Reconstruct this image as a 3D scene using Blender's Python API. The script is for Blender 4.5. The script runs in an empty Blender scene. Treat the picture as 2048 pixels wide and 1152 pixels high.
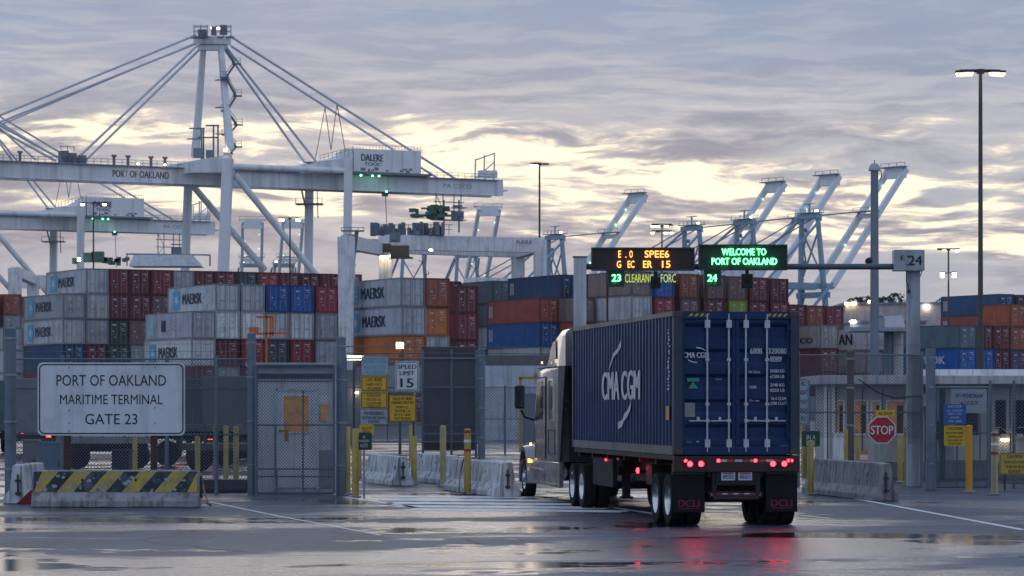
import bpy, math, random
from mathutils import Vector, Matrix
random.seed(7)
R = math.radians
sc = bpy.context.scene
COL = sc.collection
# ------------------------------------------------------------------ camera
F, CX, HY, H = 6160.0, 1024.0, 816.0, 2.25          # focal length, centre and horizon in photo pixels; eye height in metres
cam = bpy.data.cameras.new('camera'); cam.sensor_width = 36; cam.lens = F / 2048 * 36
cam.shift_y = (HY - 576) / 2048; cam.clip_start = 1; cam.clip_end = 9000
cam.dof.use_dof = True; cam.dof.focus_distance = 64; cam.dof.aperture_fstop = 5.6
co = bpy.data.objects.new('camera', cam); COL.objects.link(co)
co.location = (0, 0, H); co.rotation_euler = (R(90), 0, 0); sc.camera = co
# ------------------------------------------------------------------ sky, sun, exposure
SUN_AZ, SUN_EL = R(-4), R(5)
w = bpy.data.worlds.new('World'); sc.world = w; w.use_nodes = True
def build_sky():
    nt = w.node_tree; nt.nodes.clear(); N = nt.nodes.new; L = nt.links.new
    def val(x):
        return x
    def math_(op, a, b=None, c=None, clamp=False):
        n = N('ShaderNodeMath'); n.operation = op; n.use_clamp = clamp
        for i, v in enumerate((a, b, c)):
            if v is None: continue
            if isinstance(v, (int, float)): n.inputs[i].default_value = v
            else: L(v, n.inputs[i])
        return n.outputs[0]
    def sstep(x, a, b):
        n = N('ShaderNodeMapRange'); n.interpolation_type = 'SMOOTHSTEP'; n.inputs[1].default_value = a; n.inputs[2].default_value = b
        L(x, n.inputs[0]); return n.outputs[0]
    def mix(f, a, b):
        n = N('ShaderNodeMix'); n.data_type = 'RGBA'
        if isinstance(f, (int, float)): n.inputs[0].default_value = f
        else: L(f, n.inputs[0])
        for i, v in ((6, a), (7, b)):
            if isinstance(v, tuple): n.inputs[i].default_value = (*v, 1)
            else: L(v, n.inputs[i])
        return n.outputs[2]
    def noise(x, y, z, detail, rough, dist=0.0):
        c = N('ShaderNodeCombineXYZ')
        for i, v in enumerate((x, y, z)):
            if isinstance(v, (int, float)): c.inputs[i].default_value = v
            else: L(v, c.inputs[i])
        n = N('ShaderNodeTexNoise'); n.inputs['Scale'].default_value = 1; n.inputs['Detail'].default_value = detail
        n.inputs['Roughness'].default_value = rough; n.inputs['Distortion'].default_value = dist
        L(c.outputs[0], n.inputs['Vector']); return n.outputs[0]
    tc = N('ShaderNodeTexCoord'); sp = N('ShaderNodeSeparateXYZ'); L(tc.outputs['Generated'], sp.inputs[0])
    x, y, z = sp.outputs
    az = math_('ARCTAN2', x, y)
    el = math_('ARCSINE', z)
    # the cloud deck seen almost edge on: features are long and thin near the horizon
    warp = math_('MULTIPLY', math_('SUBTRACT', noise(math_('MULTIPLY', az, 13), math_('MULTIPLY', el, 40), 3.3, 3, .5), .5), .016)
    elw = math_('ADD', el, warp)
    big = noise(math_('MULTIPLY', az, 9), math_('MULTIPLY', elw, 84), 2.6, 5, .55, .1)
    fine = noise(math_('MULTIPLY', az, 27), math_('MULTIPLY', elw, 200), 8.1, 7, .62, .15)
    soft = noise(math_('MULTIPLY', az, 9), math_('MULTIPLY', elw, 56), 5.2, 6, .62, .1)
    n1 = math_('ADD', math_('MULTIPLY', big, .45), math_('MULTIPLY', fine, .55))
    # the gap in the deck: a band low over the water, sinking to the right
    elt = math_('ADD', el, math_('MULTIPLY', az, .055))
    front = sstep(y, .55, .93)
    band = math_('MULTIPLY', math_('MULTIPLY', sstep(elt, .048, .062), math_('SUBTRACT', 1.0, sstep(elt, .080, .108))), front)
    wide = math_('MULTIPLY', math_('MULTIPLY', sstep(elt, .044, .062), math_('SUBTRACT', 1.0, sstep(elt, .098, .124))), front)
    bias = math_('SUBTRACT', math_('ADD', math_('MULTIPLY', band, .15), math_('MULTIPLY', wide, .14)), .30)
    gap = math_('MULTIPLY', sstep(math_('ADD', n1, bias), .437, .545), sstep(math_('ADD', math_('MULTIPLY', soft, .6), math_('MULTIPLY', fine, .4)), .34, .52))
    # grey of the deck
    low = sstep(el, .0, .055); hi = sstep(math_('ADD', el, math_('MULTIPLY', math_('SUBTRACT', soft, .5), .06)), .080, .130)
    cl = mix(hi, (.325, .352, .412), (.200, .275, .405))
    cl = mix(math_('MULTIPLY', sstep(soft, .43, .56), .9), cl, mix(hi, (.190, .210, .275), (.235, .292, .405)))
    cl = mix(math_('MULTIPLY', sstep(fine, .44, .60), .6), cl, mix(hi, (.450, .448, .468), (.300, .345, .440)))
    cl = mix(low, (.315, .332, .390), cl)
    glow = math_('MULTIPLY', wide, sstep(n1, .36, .60))
    cl = mix(math_('MULTIPLY', glow, .22), cl, (.62, .58, .58))
    lit = mix(sstep(gap, .2, .95), (.64, .57, .49), (1.00, .87, .66))
    # darker blue overhead and behind the camera
    over = sstep(el, .14, .75)
    cl = mix(over, cl, (.270, .365, .560))
    back = sstep(y, .7, -.35)
    cl = mix(math_('MULTIPLY', back, .92), cl, (.325, .405, .560))
    sky = N('ShaderNodeTexSky'); sky.sky_type = 'NISHITA'; sky.sun_disc = False
    sky.sun_elevation = SUN_EL; sky.sun_rotation = SUN_AZ; sky.air_density = 1.2; sky.dust_density = 2.0
    b1 = N('ShaderNodeBackground'); L(sky.outputs[0], b1.inputs[0]); b1.inputs[1].default_value = .05
    b2 = N('ShaderNodeBackground'); L(mix(gap, cl, lit), b2.inputs[0]); b2.inputs[1].default_value = 1.0
    ms = N('ShaderNodeMixShader'); ms.inputs[0].default_value = .97
    L(b1.outputs[0], ms.inputs[1]); L(b2.outputs[0], ms.inputs[2])
    out = N('ShaderNodeOutputWorld'); L(ms.outputs[0], out.inputs[0])
build_sky()
sun = bpy.data.lights.new('sun', 'SUN'); sun.energy = .2; sun.angle = R(25); sun.color = (1, .86, .68)
so = bpy.data.objects.new('sun', sun); COL.objects.link(so)
so.rotation_euler = Vector((-math.sin(SUN_AZ) * math.cos(SUN_EL), -math.cos(SUN_AZ) * math.cos(SUN_EL), -math.sin(SUN_EL))).to_track_quat('-Z', 'Y').to_euler()
vs = sc.view_settings; sc.display_settings.display_device = 'sRGB'
vs.view_transform = 'Standard'; vs.look = 'None'; vs.exposure = 0.4; vs.gamma = 1; vs.use_curve_mapping = False
sc.render.engine = 'CYCLES'; sc.cycles.use_denoising = True; sc.cycles.max_bounces = 6; sc.cycles.volume_bounces = 0
sc.cycles.transparent_max_bounces = 8; sc.cycles.sample_clamp_indirect = 25.0
# ------------------------------------------------------------------ helpers
def at(px, py, d):      # photo pixel at distance d -> world point
    return Vector(((px - CX) / F * d, d, H + (HY - py) / F * d))
def gd(py):             # distance of level ground seen at photo row py
    return H * F / (py - HY)
def gnd(px, py):
    d = gd(py); return Vector(((px - CX) / F * d, d, 0))
MATS = {}
def mat(name, rgb, rough=.6, metal=0.0, dirt=.35, dscale=1.5, dcol=None, bump=0.0, streak=0.0, rust=0.0, emit=0.0, objcol=False, spec=.5, coat=0.0, mul=None):
    if name in MATS: return MATS[name]
    m = bpy.data.materials.new(name); m.use_nodes = True; nt = m.node_tree; N = nt.nodes.new; L = nt.links.new
    b = nt.nodes['Principled BSDF']; b.inputs['Roughness'].default_value = rough; b.inputs['Metallic'].default_value = metal
    b.inputs['Specular IOR Level'].default_value = spec; b.inputs['Coat Weight'].default_value = coat
    tc = N('ShaderNodeTexCoord'); oi = N('ShaderNodeObjectInfo')
    ad = N('ShaderNodeVectorMath'); ad.operation = 'ADD'
    sc_ = N('ShaderNodeMath'); sc_.operation = 'MULTIPLY'; sc_.inputs[1].default_value = 83.0; L(oi.outputs['Random'], sc_.inputs[0])
    L(tc.outputs['Object'], ad.inputs[0]); L(sc_.outputs[0], ad.inputs[1])
    def nz(scale, stretch=(1, 1, 1), detail=6, rgh=.6):
        mp = N('ShaderNodeMapping'); mp.inputs['Scale'].default_value = stretch; L(ad.outputs[0], mp.inputs[0])
        n = N('ShaderNodeTexNoise'); n.inputs['Scale'].default_value = scale; n.inputs['Detail'].default_value = detail; n.inputs['Roughness'].default_value = rgh
        L(mp.outputs[0], n.inputs['Vector']); return n.outputs[0]
    def ramp(x, a, b_):
        n = N('ShaderNodeMapRange'); n.interpolation_type = 'SMOOTHSTEP'; n.inputs[1].default_value = a; n.inputs[2].default_value = b_
        L(x, n.inputs[0]); return n.outputs[0]
    def mix(f, a, c, k=1.0, blend='MIX'):
        n = N('ShaderNodeMix'); n.data_type = 'RGBA'; n.blend_type = blend
        mm = N('ShaderNodeMath'); mm.operation = 'MULTIPLY'; mm.inputs[1].default_value = k; L(f, mm.inputs[0]); L(mm.outputs[0], n.inputs[0])
        for i, v in ((6, a), (7, c)):
            if isinstance(v, tuple): n.inputs[i].default_value = (*v[:3], 1)
            else: L(v, n.inputs[i])
        return n.outputs[2]
    base = oi.outputs['Color'] if objcol else tuple(rgb)
    if mul:
        one = N('ShaderNodeMath'); one.inputs[0].default_value = 1; one.inputs[1].default_value = 0; base = mix(one.outputs[0], base, (mul, mul, mul), 1.0, 'MULTIPLY')
    c = base
    n1 = nz(dscale)
    if dirt:
        c = mix(ramp(n1, .42, .72), c, dcol or ((.6, .6, .6) if objcol else tuple(x * .45 + .012 for x in rgb)), dirt, 'MULTIPLY' if objcol else 'MIX')
    if streak:
        c = mix(ramp(nz(dscale * 2.2, (1.6, 1.6, .09)), .46, .66), c, (.10, .09, .08), streak)
    if rust:
        c = mix(ramp(nz(dscale * 2.6, (1, 1, .6), 9, .7), .60, .68), c, (.13, .055, .03), rust)
    if isinstance(c, tuple): b.inputs['Base Color'].default_value = (*c, 1)
    else: L(c, b.inputs['Base Color'])
    rr = N('ShaderNodeMapRange'); rr.inputs[3].default_value = max(.03, rough - .12); rr.inputs[4].default_value = min(1, rough + .15); L(n1, rr.inputs[0]); L(rr.outputs[0], b.inputs['Roughness'])
    if bump:
        bp = N('ShaderNodeBump'); bp.inputs['Strength'].default_value = bump; bp.inputs['Distance'].default_value = .02
        L(nz(dscale * 9), bp.inputs['Height']); L(bp.outputs[0], b.inputs['Normal'])
    if emit:
        b.inputs['Emission Color'].default_value = (*rgb, 1); b.inputs['Emission Strength'].default_value = emit
    MATS[name] = m; return m
class MB:
    """collects faces of one mesh; off is subtracted from every point (world -> local of the thing)"""
    def __init__(s, off=(0, 0, 0)):
        s.v = []; s.f = []; s.mi = []; s.off = Vector(off); s.m = 0; s.T = None
    def add(s, vs, fs):
        n = len(s.v)
        for p in vs:
            p = Vector(p)
            if s.T is not None: p = s.T @ p
            s.v.append(p - s.off)
        for f in fs: s.f.append([i + n for i in f]); s.mi.append(s.m)
        return s
    def box(s, c, size, rz=0.0):
        hx, hy, hz = (q / 2 for q in size); cr, sr = math.cos(rz), math.sin(rz); c = Vector(c)
        vs = [(c.x + x * cr - y * sr, c.y + x * sr + y * cr, c.z + z) for x, y, z in
              ((-hx, -hy, -hz), (hx, -hy, -hz), (hx, hy, -hz), (-hx, hy, -hz), (-hx, -hy, hz), (hx, -hy, hz), (hx, hy, hz), (-hx, hy, hz))]
        return s.add(vs, ((0, 3, 2, 1), (4, 5, 6, 7), (0, 1, 5, 4), (1, 2, 6, 5), (2, 3, 7, 6), (3, 0, 4, 7)))
    def frame(s, p0, p1):
        d = (p1 - p0); d = d.normalized() if d.length > 1e-9 else Vector((0, 0, 1))
        up = Vector((0, 0, 1)) if abs(d.z) < .98 else Vector((0, 1, 0))
        a = d.cross(up).normalized(); return a, a.cross(d).normalized()
    def bar(s, p0, p1, w_, h=None, w1=None, h1=None):
        p0, p1 = Vector(p0), Vector(p1); h = h or w_; w1 = w1 or w_; h1 = h1 or h
        a, b = s.frame(p0, p1); vs = []
        for p, ww, hh in ((p0, w_, h), (p1, w1, h1)):
            vs += [p - a * ww / 2 - b * hh / 2, p + a * ww / 2 - b * hh / 2, p + a * ww / 2 + b * hh / 2, p - a * ww / 2 + b * hh / 2]
        return s.add(vs, ((0, 1, 2, 3), (7, 6, 5, 4), (0, 4, 5, 1), (1, 5, 6, 2), (2, 6, 7, 3), (3, 7, 4, 0)))
    def tube(s, p0, p1, r0, r1=None, n=10, cap=True):
        p0, p1 = Vector(p0), Vector(p1); r1 = r0 if r1 is None else r1; a, b = s.frame(p0, p1); vs = []
        for p, r in ((p0, r0), (p1, r1)):
            vs += [p + (a * math.cos(2 * math.pi * i / n) + b * math.sin(2 * math.pi * i / n)) * r for i in range(n)]
        fs = [(i, i + n, (i + 1) % n + n, (i + 1) % n) for i in range(n)]
        if cap: fs += [tuple(range(n)), tuple(range(2 * n - 1, n - 1, -1))]
        return s.add(vs, fs)
    def path(s, pts, r, n=6):
        for a, b in zip(pts, pts[1:]): s.tube(a, b, r, r, n)
        return s
    def prism(s, prof, o, ax, ay, ext):      # closed 2-D profile in (ax, ay), extruded along ext
        o, ax, ay, ext = Vector(o), Vector(ax), Vector(ay), Vector(ext); n = len(prof)
        vs = [o + ax * p[0] + ay * p[1] for p in prof]; vs += [q + ext for q in vs]
        return s.add(vs, [(i, (i + 1) % n, (i + 1) % n + n, i + n) for i in range(n)] + [tuple(range(n - 1, -1, -1)), tuple(range(n, 2 * n))])
    def lathe(s, prof, o, ax, n=24):         # prof: (radius, distance along ax)
        o, ax = Vector(o), Vector(ax).normalized(); a, b = s.frame(Vector((0, 0, 0)), ax); k = len(prof); vs = []
        for i in range(n):
            q = a * math.cos(2 * math.pi * i / n) + b * math.sin(2 * math.pi * i / n)
            vs += [o + ax * t + q * r for r, t in prof]
        fs = [(i * k + j, i * k + j + 1, ((i + 1) % n) * k + j + 1, ((i + 1) % n) * k + j) for i in range(n) for j in range(k - 1)]
        return s.add(vs, fs)
    def loft(s, rings):
        n = len(rings[0]); vs = [p for r in rings for p in r]
        fs = [(k * n + i, k * n + (i + 1) % n, (k + 1) * n + (i + 1) % n, (k + 1) * n + i) for k in range(len(rings) - 1) for i in range(n)]
        fs += [tuple(range(n - 1, -1, -1)), tuple(range((len(rings) - 1) * n, len(rings) * n))]
        return s.add(vs, fs)
    def wires(s, a, b, z0, z1, pitch=.09, r=.004):     # chain link between a and b (ground points), z0..z1
        a, b = Vector(a), Vector(b); d = (b - a); Ln = math.hypot(d.x, d.y); d = Vector((d.x / Ln, d.y / Ln, 0)); hh = z1 - z0
        k = -hh
        while k < Ln + hh:
            for sg in (1, -1):
                pts = []
                # a = k + sg*(z) for sg 1 ; a = k + hh - z for sg -1
                t0, t1 = (k, k + hh) if sg == 1 else (k + hh, k)
                za, zb = 0.0, hh
                def cut(t, z_, o, oz):
                    if t < 0: return 0.0, z_ + (0 - t) / (o - t) * (oz - z_)
                    if t > Ln: return Ln, z_ + (Ln - t) / (o - t) * (oz - z_)
                    return t, z_
                if max(t0, t1) <= 0 or min(t0, t1) >= Ln: continue
                u0, y0 = cut(t0, za, t1, zb); u1, y1 = cut(t1, zb, t0, za)
                if abs(u1 - u0) < .02: continue
                s.tube(Vector((a.x, a.y, 0)) + d * u0 + Vector((0, 0, z0 + y0)), Vector((a.x, a.y, 0)) + d * u1 + Vector((0, 0, z0 + y1)), r, r, 3, False)
            k += pitch
        return s
    def build(s, name, m, parent=None, smooth=False, bevel=0.0, label=None):
        me = bpy.data.meshes.new(name); me.from_pydata([tuple(p) for p in s.v], [], s.f)
        for q in (m if isinstance(m, (list, tuple)) else [m]): me.materials.append(q)
        if any(s.mi): me.polygons.foreach_set('material_index', s.mi)
        if smooth: me.polygons.foreach_set('use_smooth', [True] * len(me.polygons))
        me.update(); o = bpy.data.objects.new(name, me); COL.objects.link(o)
        if smooth and hasattr(me, 'set_sharp_from_angle'): me.set_sharp_from_angle(angle=R(38))
        if parent is not None: o.parent = parent
        if bevel:
            bm = o.modifiers.new('bevel', 'BEVEL'); bm.width = bevel; bm.segments = 2; bm.limit_method = 'ANGLE'
        if label: o['label'] = label
        return o
def tag(o, label, cat, group=None):
    o['label'] = label; o['category'] = cat
    if group: o['group'] = group
    return o
def thing(name, label, cat, loc=(0, 0, 0), rz=0.0, group=None):
    o = bpy.data.objects.new(name, None); COL.objects.link(o); o.location = loc; o.rotation_euler = (0, 0, rz); o.empty_display_size = .3
    return tag(o, label, cat, group)
def struct(o, kind='structure'):
    o['kind'] = kind; return o
def copy_tree(o, parent=None, kids=None):
    c = o.copy(); COL.objects.link(c)
    if parent is not None: c.parent = parent
    for ch in [q for q in (kids or {}).get(o.name, o.children)]: copy_tree(ch, c)
    return c
DG = None
def text_pts(s_, bold=0.0, ext=0.0):
    cu = bpy.data.curves.new('t', 'FONT'); cu.body = s_; cu.offset = bold; cu.extrude = ext; cu.resolution_u = 3
    ob = bpy.data.objects.new('t', cu); COL.objects.link(ob)
    dg = bpy.context.evaluated_depsgraph_get(); ev = ob.evaluated_get(dg); me = ev.to_mesh()
    vs = [v.co.copy() for v in me.vertices]; fs = [list(p.vertices) for p in me.polygons]
    ev.to_mesh_clear(); bpy.data.objects.remove(ob); bpy.data.curves.remove(cu)
    return vs, fs
def lettering(mb, s_, c, wd, ht, right=(1, 0, 0), up=(0, 0, 1), bold=.02, ext=0.0):
    """writes s_ centred on c in the plane (right, up), wd wide and ht high (caps)"""
    vs, fs = text_pts(s_, 0.0, ext / ht if ext else 0.0)
    if not vs: return mb
    if bold > .015:      # heavier strokes: the outline set three times, side by side, each a hair in front of the last
        n0, f0 = vs, fs; vs, fs = [], []
        for q, dx in enumerate((-1, -.5, 0, .5, 1) if bold > .06 else (-1, 0, 1)):
            k = len(vs); vs += [Vector((v.x + dx * bold * .8, v.y, v.z + (q * .0006 / ht))) for v in n0]; fs += [[i + k for i in f] for f in f0]
    x0, x1 = min(v.x for v in vs), max(v.x for v in vs); y0, y1 = min(v.y for v in vs), max(v.y for v in vs)
    right, up, c = Vector(right), Vector(up), Vector(c); nrm = right.cross(up)
    kx, ky = wd / (x1 - x0), ht / (y1 - y0)
    return mb.add([c + right * ((v.x - (x0 + x1) / 2) * kx) + up * ((v.y - (y0 + y1) / 2) * ky) + nrm * (v.z * ht) for v in vs], fs)
# ------------------------------------------------------------------ materials
galv = mat('galvanised', (.30, .33, .37), .45, .7, .4, 3)
dkst = mat('dark_steel', (.05, .055, .06), .5, .4, .4, 3)
postm = mat('post_blue_grey', (.16, .20, .25), .5, .3, .5, 2, streak=.3)
wirem = mat('wire', (.15, .175, .21), .5, .6, .2, 3)
white = mat('white_paint', (.82, .82, .84), .5, 0, .35, 1.5, streak=.35)
cream = mat('cream_wall', (.46, .45, .42), .75, 0, .35, .8, streak=.35)
bluegrey = mat('booth_wall', (.56, .58, .61), .6, 0, .3, 1.2, streak=.3)
craneM = mat('crane_paint', (.84, .84, .85), .5, 0, .3, .15, dcol=(.55, .53, .52), streak=.30, rust=.12)
craneD = mat('crane_dark_metal', (.20, .22, .26), .6, .2, .4, .5)
craneB = mat('crane_blue_paint', (.26, .38, .48), .55, 0, .3, .1)
cableM = mat('cable', (.16, .18, .21), .6, .3, .2, .2)
yel = mat('yellow_paint', (.46, .32, .06), .5, 0, .6, 2.5, dcol=(.22, .15, .05), streak=.4)
yels = mat('yellow_sign', (.72, .42, .02), .5, 0, .35, 2.5)
conc = mat('concrete', (.34, .34, .35), .85, 0, .7, 2.2, dcol=(.13, .13, .14), bump=.5, streak=.8)
concw = mat('painted_concrete', (.64, .66, .68), .8, 0, .5, 2.5, dcol=(.22, .22, .23), bump=.5, streak=.8)
black = mat('black', (.007, .007, .008), .7, 0, .3, 3)
rubber = mat('rubber', (.009, .009, .010), .8, 0, .4, 6, spec=.25)
signw = mat('sign_white', (.68, .71, .76), .45, 0, .35, 1.5, streak=.16)
ink = mat('sign_ink', (.012, .014, .02), .5, 0, .2, 3)
redm = mat('red_sign', (.42, .015, .02), .45, 0, .3, 3)
greens = mat('green_sign', (.01, .06, .045), .5, 0, .3, 3)
blues = mat('blue_sign', (.02, .12, .38), .5, 0, .3, 3)
glass = mat('dark_glass', (.008, .010, .013), .12, 0, .1, 1, spec=.12)
orangeM = mat('orange_paint', (.65, .16, .03), .55, 0, .3, 2)
wood = mat('brown_post', (.07, .035, .025), .7, 0, .5, 3)
greenM = mat('machine_green', (.07, .15, .12), .6, 0, .5, 1)
warm = mat('warm_lamp', (1.0, .80, .45), .4, 0, 0, 1, emit=9)
white_l = mat('white_lamp', (1.0, .92, .72), .4, 0, 0, 1, emit=14)
green_l = mat('green_lamp', (.25, 1.0, .55), .4, 0, 0, 1, emit=5)
red_l = mat('red_lamp', (1.0, .005, .008), .3, 0, 0, 1, emit=42)
amber_l = mat('amber_lamp', (1.0, .40, .05), .3, 0, 0, 1, emit=6)
amber_t = mat('amber_led', (1.0, .36, .06), .4, 0, 0, 1, emit=2.6)
green_t = mat('green_led', (.16, 1.0, .36), .4, 0, 0, 1, emit=3.2)
yel_t = mat('lime_led', (.50, .62, .07), .4, 0, 0, 1, emit=.7)
lit_w = mat('lit_window', (.80, .36, .10), .3, 0, .8, 2.2, emit=.035, dcol=(.06, .03, .02))
poster = mat('lit_poster', (.62, .28, .04), .5, 0, .9, 5, dcol=(.12, .12, .13), emit=.06)
# containers: paint takes the object's own colour
cframe = mat('container_frame', (.5, .5, .5), .6, 0, .6, .8, objcol=True, streak=.4, rust=.5, mul=.5)  # half the box colour: shade of the gaps between boxes painted on frames
cpaint = mat('container_paint', (.5, .5, .5), .55, 0, .75, .5, objcol=True, streak=.35, rust=.5)
mark = mat('white_marking', (.62, .63, .66), .6, 0, .4, 4)
logob = mat('logo_blue', (.06, .36, .58), .5, 0, .2, 2)
logot = mat('logo_ink', (.02, .025, .05), .55, 0, .3, 2)
yrod = mat('yard_lock_rod', (.34, .32, .33), .5, .3, .5, 2); ymark = mat('yard_marking', (.62, .60, .62), .6, 0, .5, 4)
rodm = mat('lock_rod_zinc', (.50, .52, .56), .4, .5, .3, 5)
# ------------------------------------------------------------------ ground
def wet_material():
    m = bpy.data.materials.new('wet_asphalt'); m.use_nodes = True; nt = m.node_tree; N = nt.nodes.new; L = nt.links.new
    b = nt.nodes['Principled BSDF']; tc = N('ShaderNodeTexCoord')
    def nz(scale, stretch=(1, 1, 1), detail=6, rgh=.6, dist=0):
        mp = N('ShaderNodeMapping'); mp.inputs['Scale'].default_value = stretch; L(tc.outputs['Object'], mp.inputs[0])
        n = N('ShaderNodeTexNoise'); n.inputs['Scale'].default_value = scale; n.inputs['Detail'].default_value = detail; n.inputs['Roughness'].default_value = rgh; n.inputs['Distortion'].default_value = dist
        L(mp.outputs[0], n.inputs['Vector']); return n.outputs[0]
    def ramp(x, a, c):
        n = N('ShaderNodeMapRange'); n.interpolation_type = 'SMOOTHSTEP'; n.inputs[1].default_value = a; n.inputs[2].default_value = c; L(x, n.inputs[0]); return n.outputs[0]
    def mixf(f, a, c):
        n = N('ShaderNodeMix'); L(f, n.inputs[0])
        for i, v in ((2, a), (3, c)):
            if isinstance(v, float): n.inputs[i].default_value = v
            else: L(v, n.inputs[i])
        return n.outputs[0]
    wet = ramp(nz(.24, (.55, .9, 1), 9, .64, .6), .54, .575)          # standing water
    damp = ramp(nz(.16, (.5, 1.0, 1), 8, .6, .4), .46, .56)
    grit = nz(9, (1, 1, 1), 5, .7); fine = nz(70, (1, 1, 1), 2, .6)
    cr = N('ShaderNodeMix'); cr.data_type = 'RGBA'; L(nz(.6, (1, .6, 1), 8, .65), cr.inputs[0]); cr.inputs[6].default_value = (.026, .036, .056, 1); cr.inputs[7].default_value = (.082, .104, .145, 1)
    c2 = N('ShaderNodeMix'); c2.data_type = 'RGBA'; L(wet, c2.inputs[0]); L(cr.outputs[2], c2.inputs[6]); c2.inputs[7].default_value = (.022, .025, .030, 1)
    trk = ramp(nz(.9, (1, .035, 1), 4, .5), .50, .66)          # tyre tracks along the lanes
    c3 = N('ShaderNodeMix'); c3.data_type = 'RGBA'; mt = N('ShaderNodeMath'); mt.operation = 'MULTIPLY'; mt.inputs[1].default_value = .55; L(trk, mt.inputs[0]); L(mt.outputs[0], c3.inputs[0]); L(c2.outputs[2], c3.inputs[6]); c3.inputs[7].default_value = (.022, .023, .026, 1)
    wv = N('ShaderNodeVectorMath'); wv.operation = 'ADD'; nq = N('ShaderNodeTexNoise'); nq.inputs['Scale'].default_value = .8; L(tc.outputs['Object'], nq.inputs['Vector']); L(tc.outputs['Object'], wv.inputs[0]); L(nq.outputs['Color'], wv.inputs[1])
    vo = N('ShaderNodeTexVoronoi'); vo.feature = 'DISTANCE_TO_EDGE'; vo.inputs['Scale'].default_value = .19; L(wv.outputs[0], vo.inputs['Vector'])
    crk = N('ShaderNodeMapRange'); crk.inputs[1].default_value = .004; crk.inputs[2].default_value = .016; crk.inputs[3].default_value = 1; crk.inputs[4].default_value = 0; L(vo.outputs['Distance'], crk.inputs[0])
    c4 = N('ShaderNodeMix'); c4.data_type = 'RGBA'; L(crk.outputs[0], c4.inputs[0]); L(c3.outputs[2], c4.inputs[6]); c4.inputs[7].default_value = (.012, .012, .013, 1)
    vp = N('ShaderNodeTexVoronoi'); vp.distance = 'CHEBYCHEV'; vp.inputs['Scale'].default_value = .11; L(tc.outputs['Object'], vp.inputs['Vector'])
    sv = N('ShaderNodeSeparateColor'); L(vp.outputs['Color'], sv.inputs[0]); pm = N('ShaderNodeMapRange'); pm.inputs[3].default_value = .72; pm.inputs[4].default_value = 1.22; L(sv.outputs[0], pm.inputs[0])
    c5 = N('ShaderNodeVectorMath'); c5.operation = 'SCALE'; L(c4.outputs[2], c5.inputs[0]); L(pm.outputs[0], c5.inputs['Scale'])
    L(c5.outputs[0], b.inputs['Base Color'])
    r1 = mixf(damp, .54, .23); L(mixf(wet, r1, .07), b.inputs['Roughness'])
    hgt = N('ShaderNodeMath'); hgt.operation = 'ADD'; L(grit, hgt.inputs[0]); L(fine, hgt.inputs[1])
    st = mixf(wet, .75, .05); bp = N('ShaderNodeBump'); bp.inputs['Distance'].default_value = .012; L(st, bp.inputs['Strength']); L(hgt.outputs[0], bp.inputs['Height'])
    L(bp.outputs[0], b.inputs['Normal']); b.inputs['Specular IOR Level'].default_value = .5
    return m
wetM = wet_material()
g = MB(); g.add([(-700, -100, 0), (700, -100, 0), (700, 2000, 0), (-700, 2000, 0)], [(0, 1, 2, 3)])
struct(g.build('ground', wetM))
line = mat('road_paint', (.80, .81, .82), .5, 0, .4, 3, dcol=(.12, .12, .13), streak=0)
def stripe(name, pts, wd):
    m = MB()
    for (a, b) in pts:
        p, q = gnd(*a), gnd(*b); d = (q - p).normalized(); n = Vector((-d.y, d.x, 0)) * wd / 2
        m.add([p + n + Vector((0, 0, .004)), p - n + Vector((0, 0, .004)), q - n + Vector((0, 0, .004)), q + n + Vector((0, 0, .004))], [(0, 1, 2, 3)])
    return struct(m.build(name, line))
stripe('lane_line', [((1066, 991), (1330, 1031))], .2)
stripe('lane_line', [((415, 1003), (560, 1033)), ((560, 1033), (760, 1070))], .08)
stripe('lane_line', [((690, 994), (830, 1015))], .2)
stripe('lane_line', [((1590, 1030), (1660, 1037)), ((1660, 988), (2047, 1060))], .16)
stripe('hatching', [((755 + i * 14, 993 + i * 6.5), (1120 + i * 34, 995 + i * 7)) for i in range(5)], 1.5)
# the terminal yard stands a metre higher than the road
YB = 1.0
m = MB(); m.prism([(230, 0), (252, YB), (900, YB), (900, -.5), (230, -.5)], (-170, 0, 0), (0, 1, 0), (0, 0, 1), (340, 0, 0))
struct(m.build('container_yard', mat('yard_asphalt', (.06, .062, .068), .5, 0, .5, .1)))
# ------------------------------------------------------------------ stacked containers
TH = R(28); EU = Vector((math.cos(TH), math.sin(TH), 0)); EV = Vector((-math.sin(TH), math.cos(TH), 0))
CWd, CH = 2.438, 2.591
PAL = {'maroon': (.18, .026, .034), 'dark red': (.24, .028, .035), 'red': (.40, .038, .05), 'rust': (.40, .105, .045), 'orange': (.75, .20, .03),
       'grey': (.47, .49, .52), 'pale grey': (.58, .60, .62), 'blue': (.015, .115, .42), 'navy': (.02, .08, .20), 'white': (.78, .78, .78),
       'dark green': (.04, .09, .07), 'slate': (.15, .20, .22), 'tan': (.28, .21, .18), 'brown': (.23, .12, .11), 'charcoal': (.07, .075, .10),
       'lime': (.42, .47, .05), 'cream': (.55, .50, .46), 'plum': (.20, .14, .17), 'teal': (.12, .19, .22), 'purple': (.10, .08, .17), 'brick': (.38, .075, .05)}
def corr(mb, x, y0, y1, z0, z1, pitch, depth, sg):
    n = int((y1 - y0) / pitch); p = (y1 - y0) / n; pts = []
    for i in range(n):
        yy = y0 + i * p
        pts += [(x, yy), (x, yy + p * .30), (x - sg * depth, yy + p * .5), (x - sg * depth, yy + p * .8)]
    pts.append((x, y1)); vs = [(a, b, z0) for a, b in pts] + [(a, b, z1) for a, b in pts]; k = len(pts)
    fs = [(i, i + 1, i + 1 + k, i + k) if sg > 0 else (i, i + k, i + 1 + k, i + 1) for i in range(k - 1)]
    mb.add(vs, fs)
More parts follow.
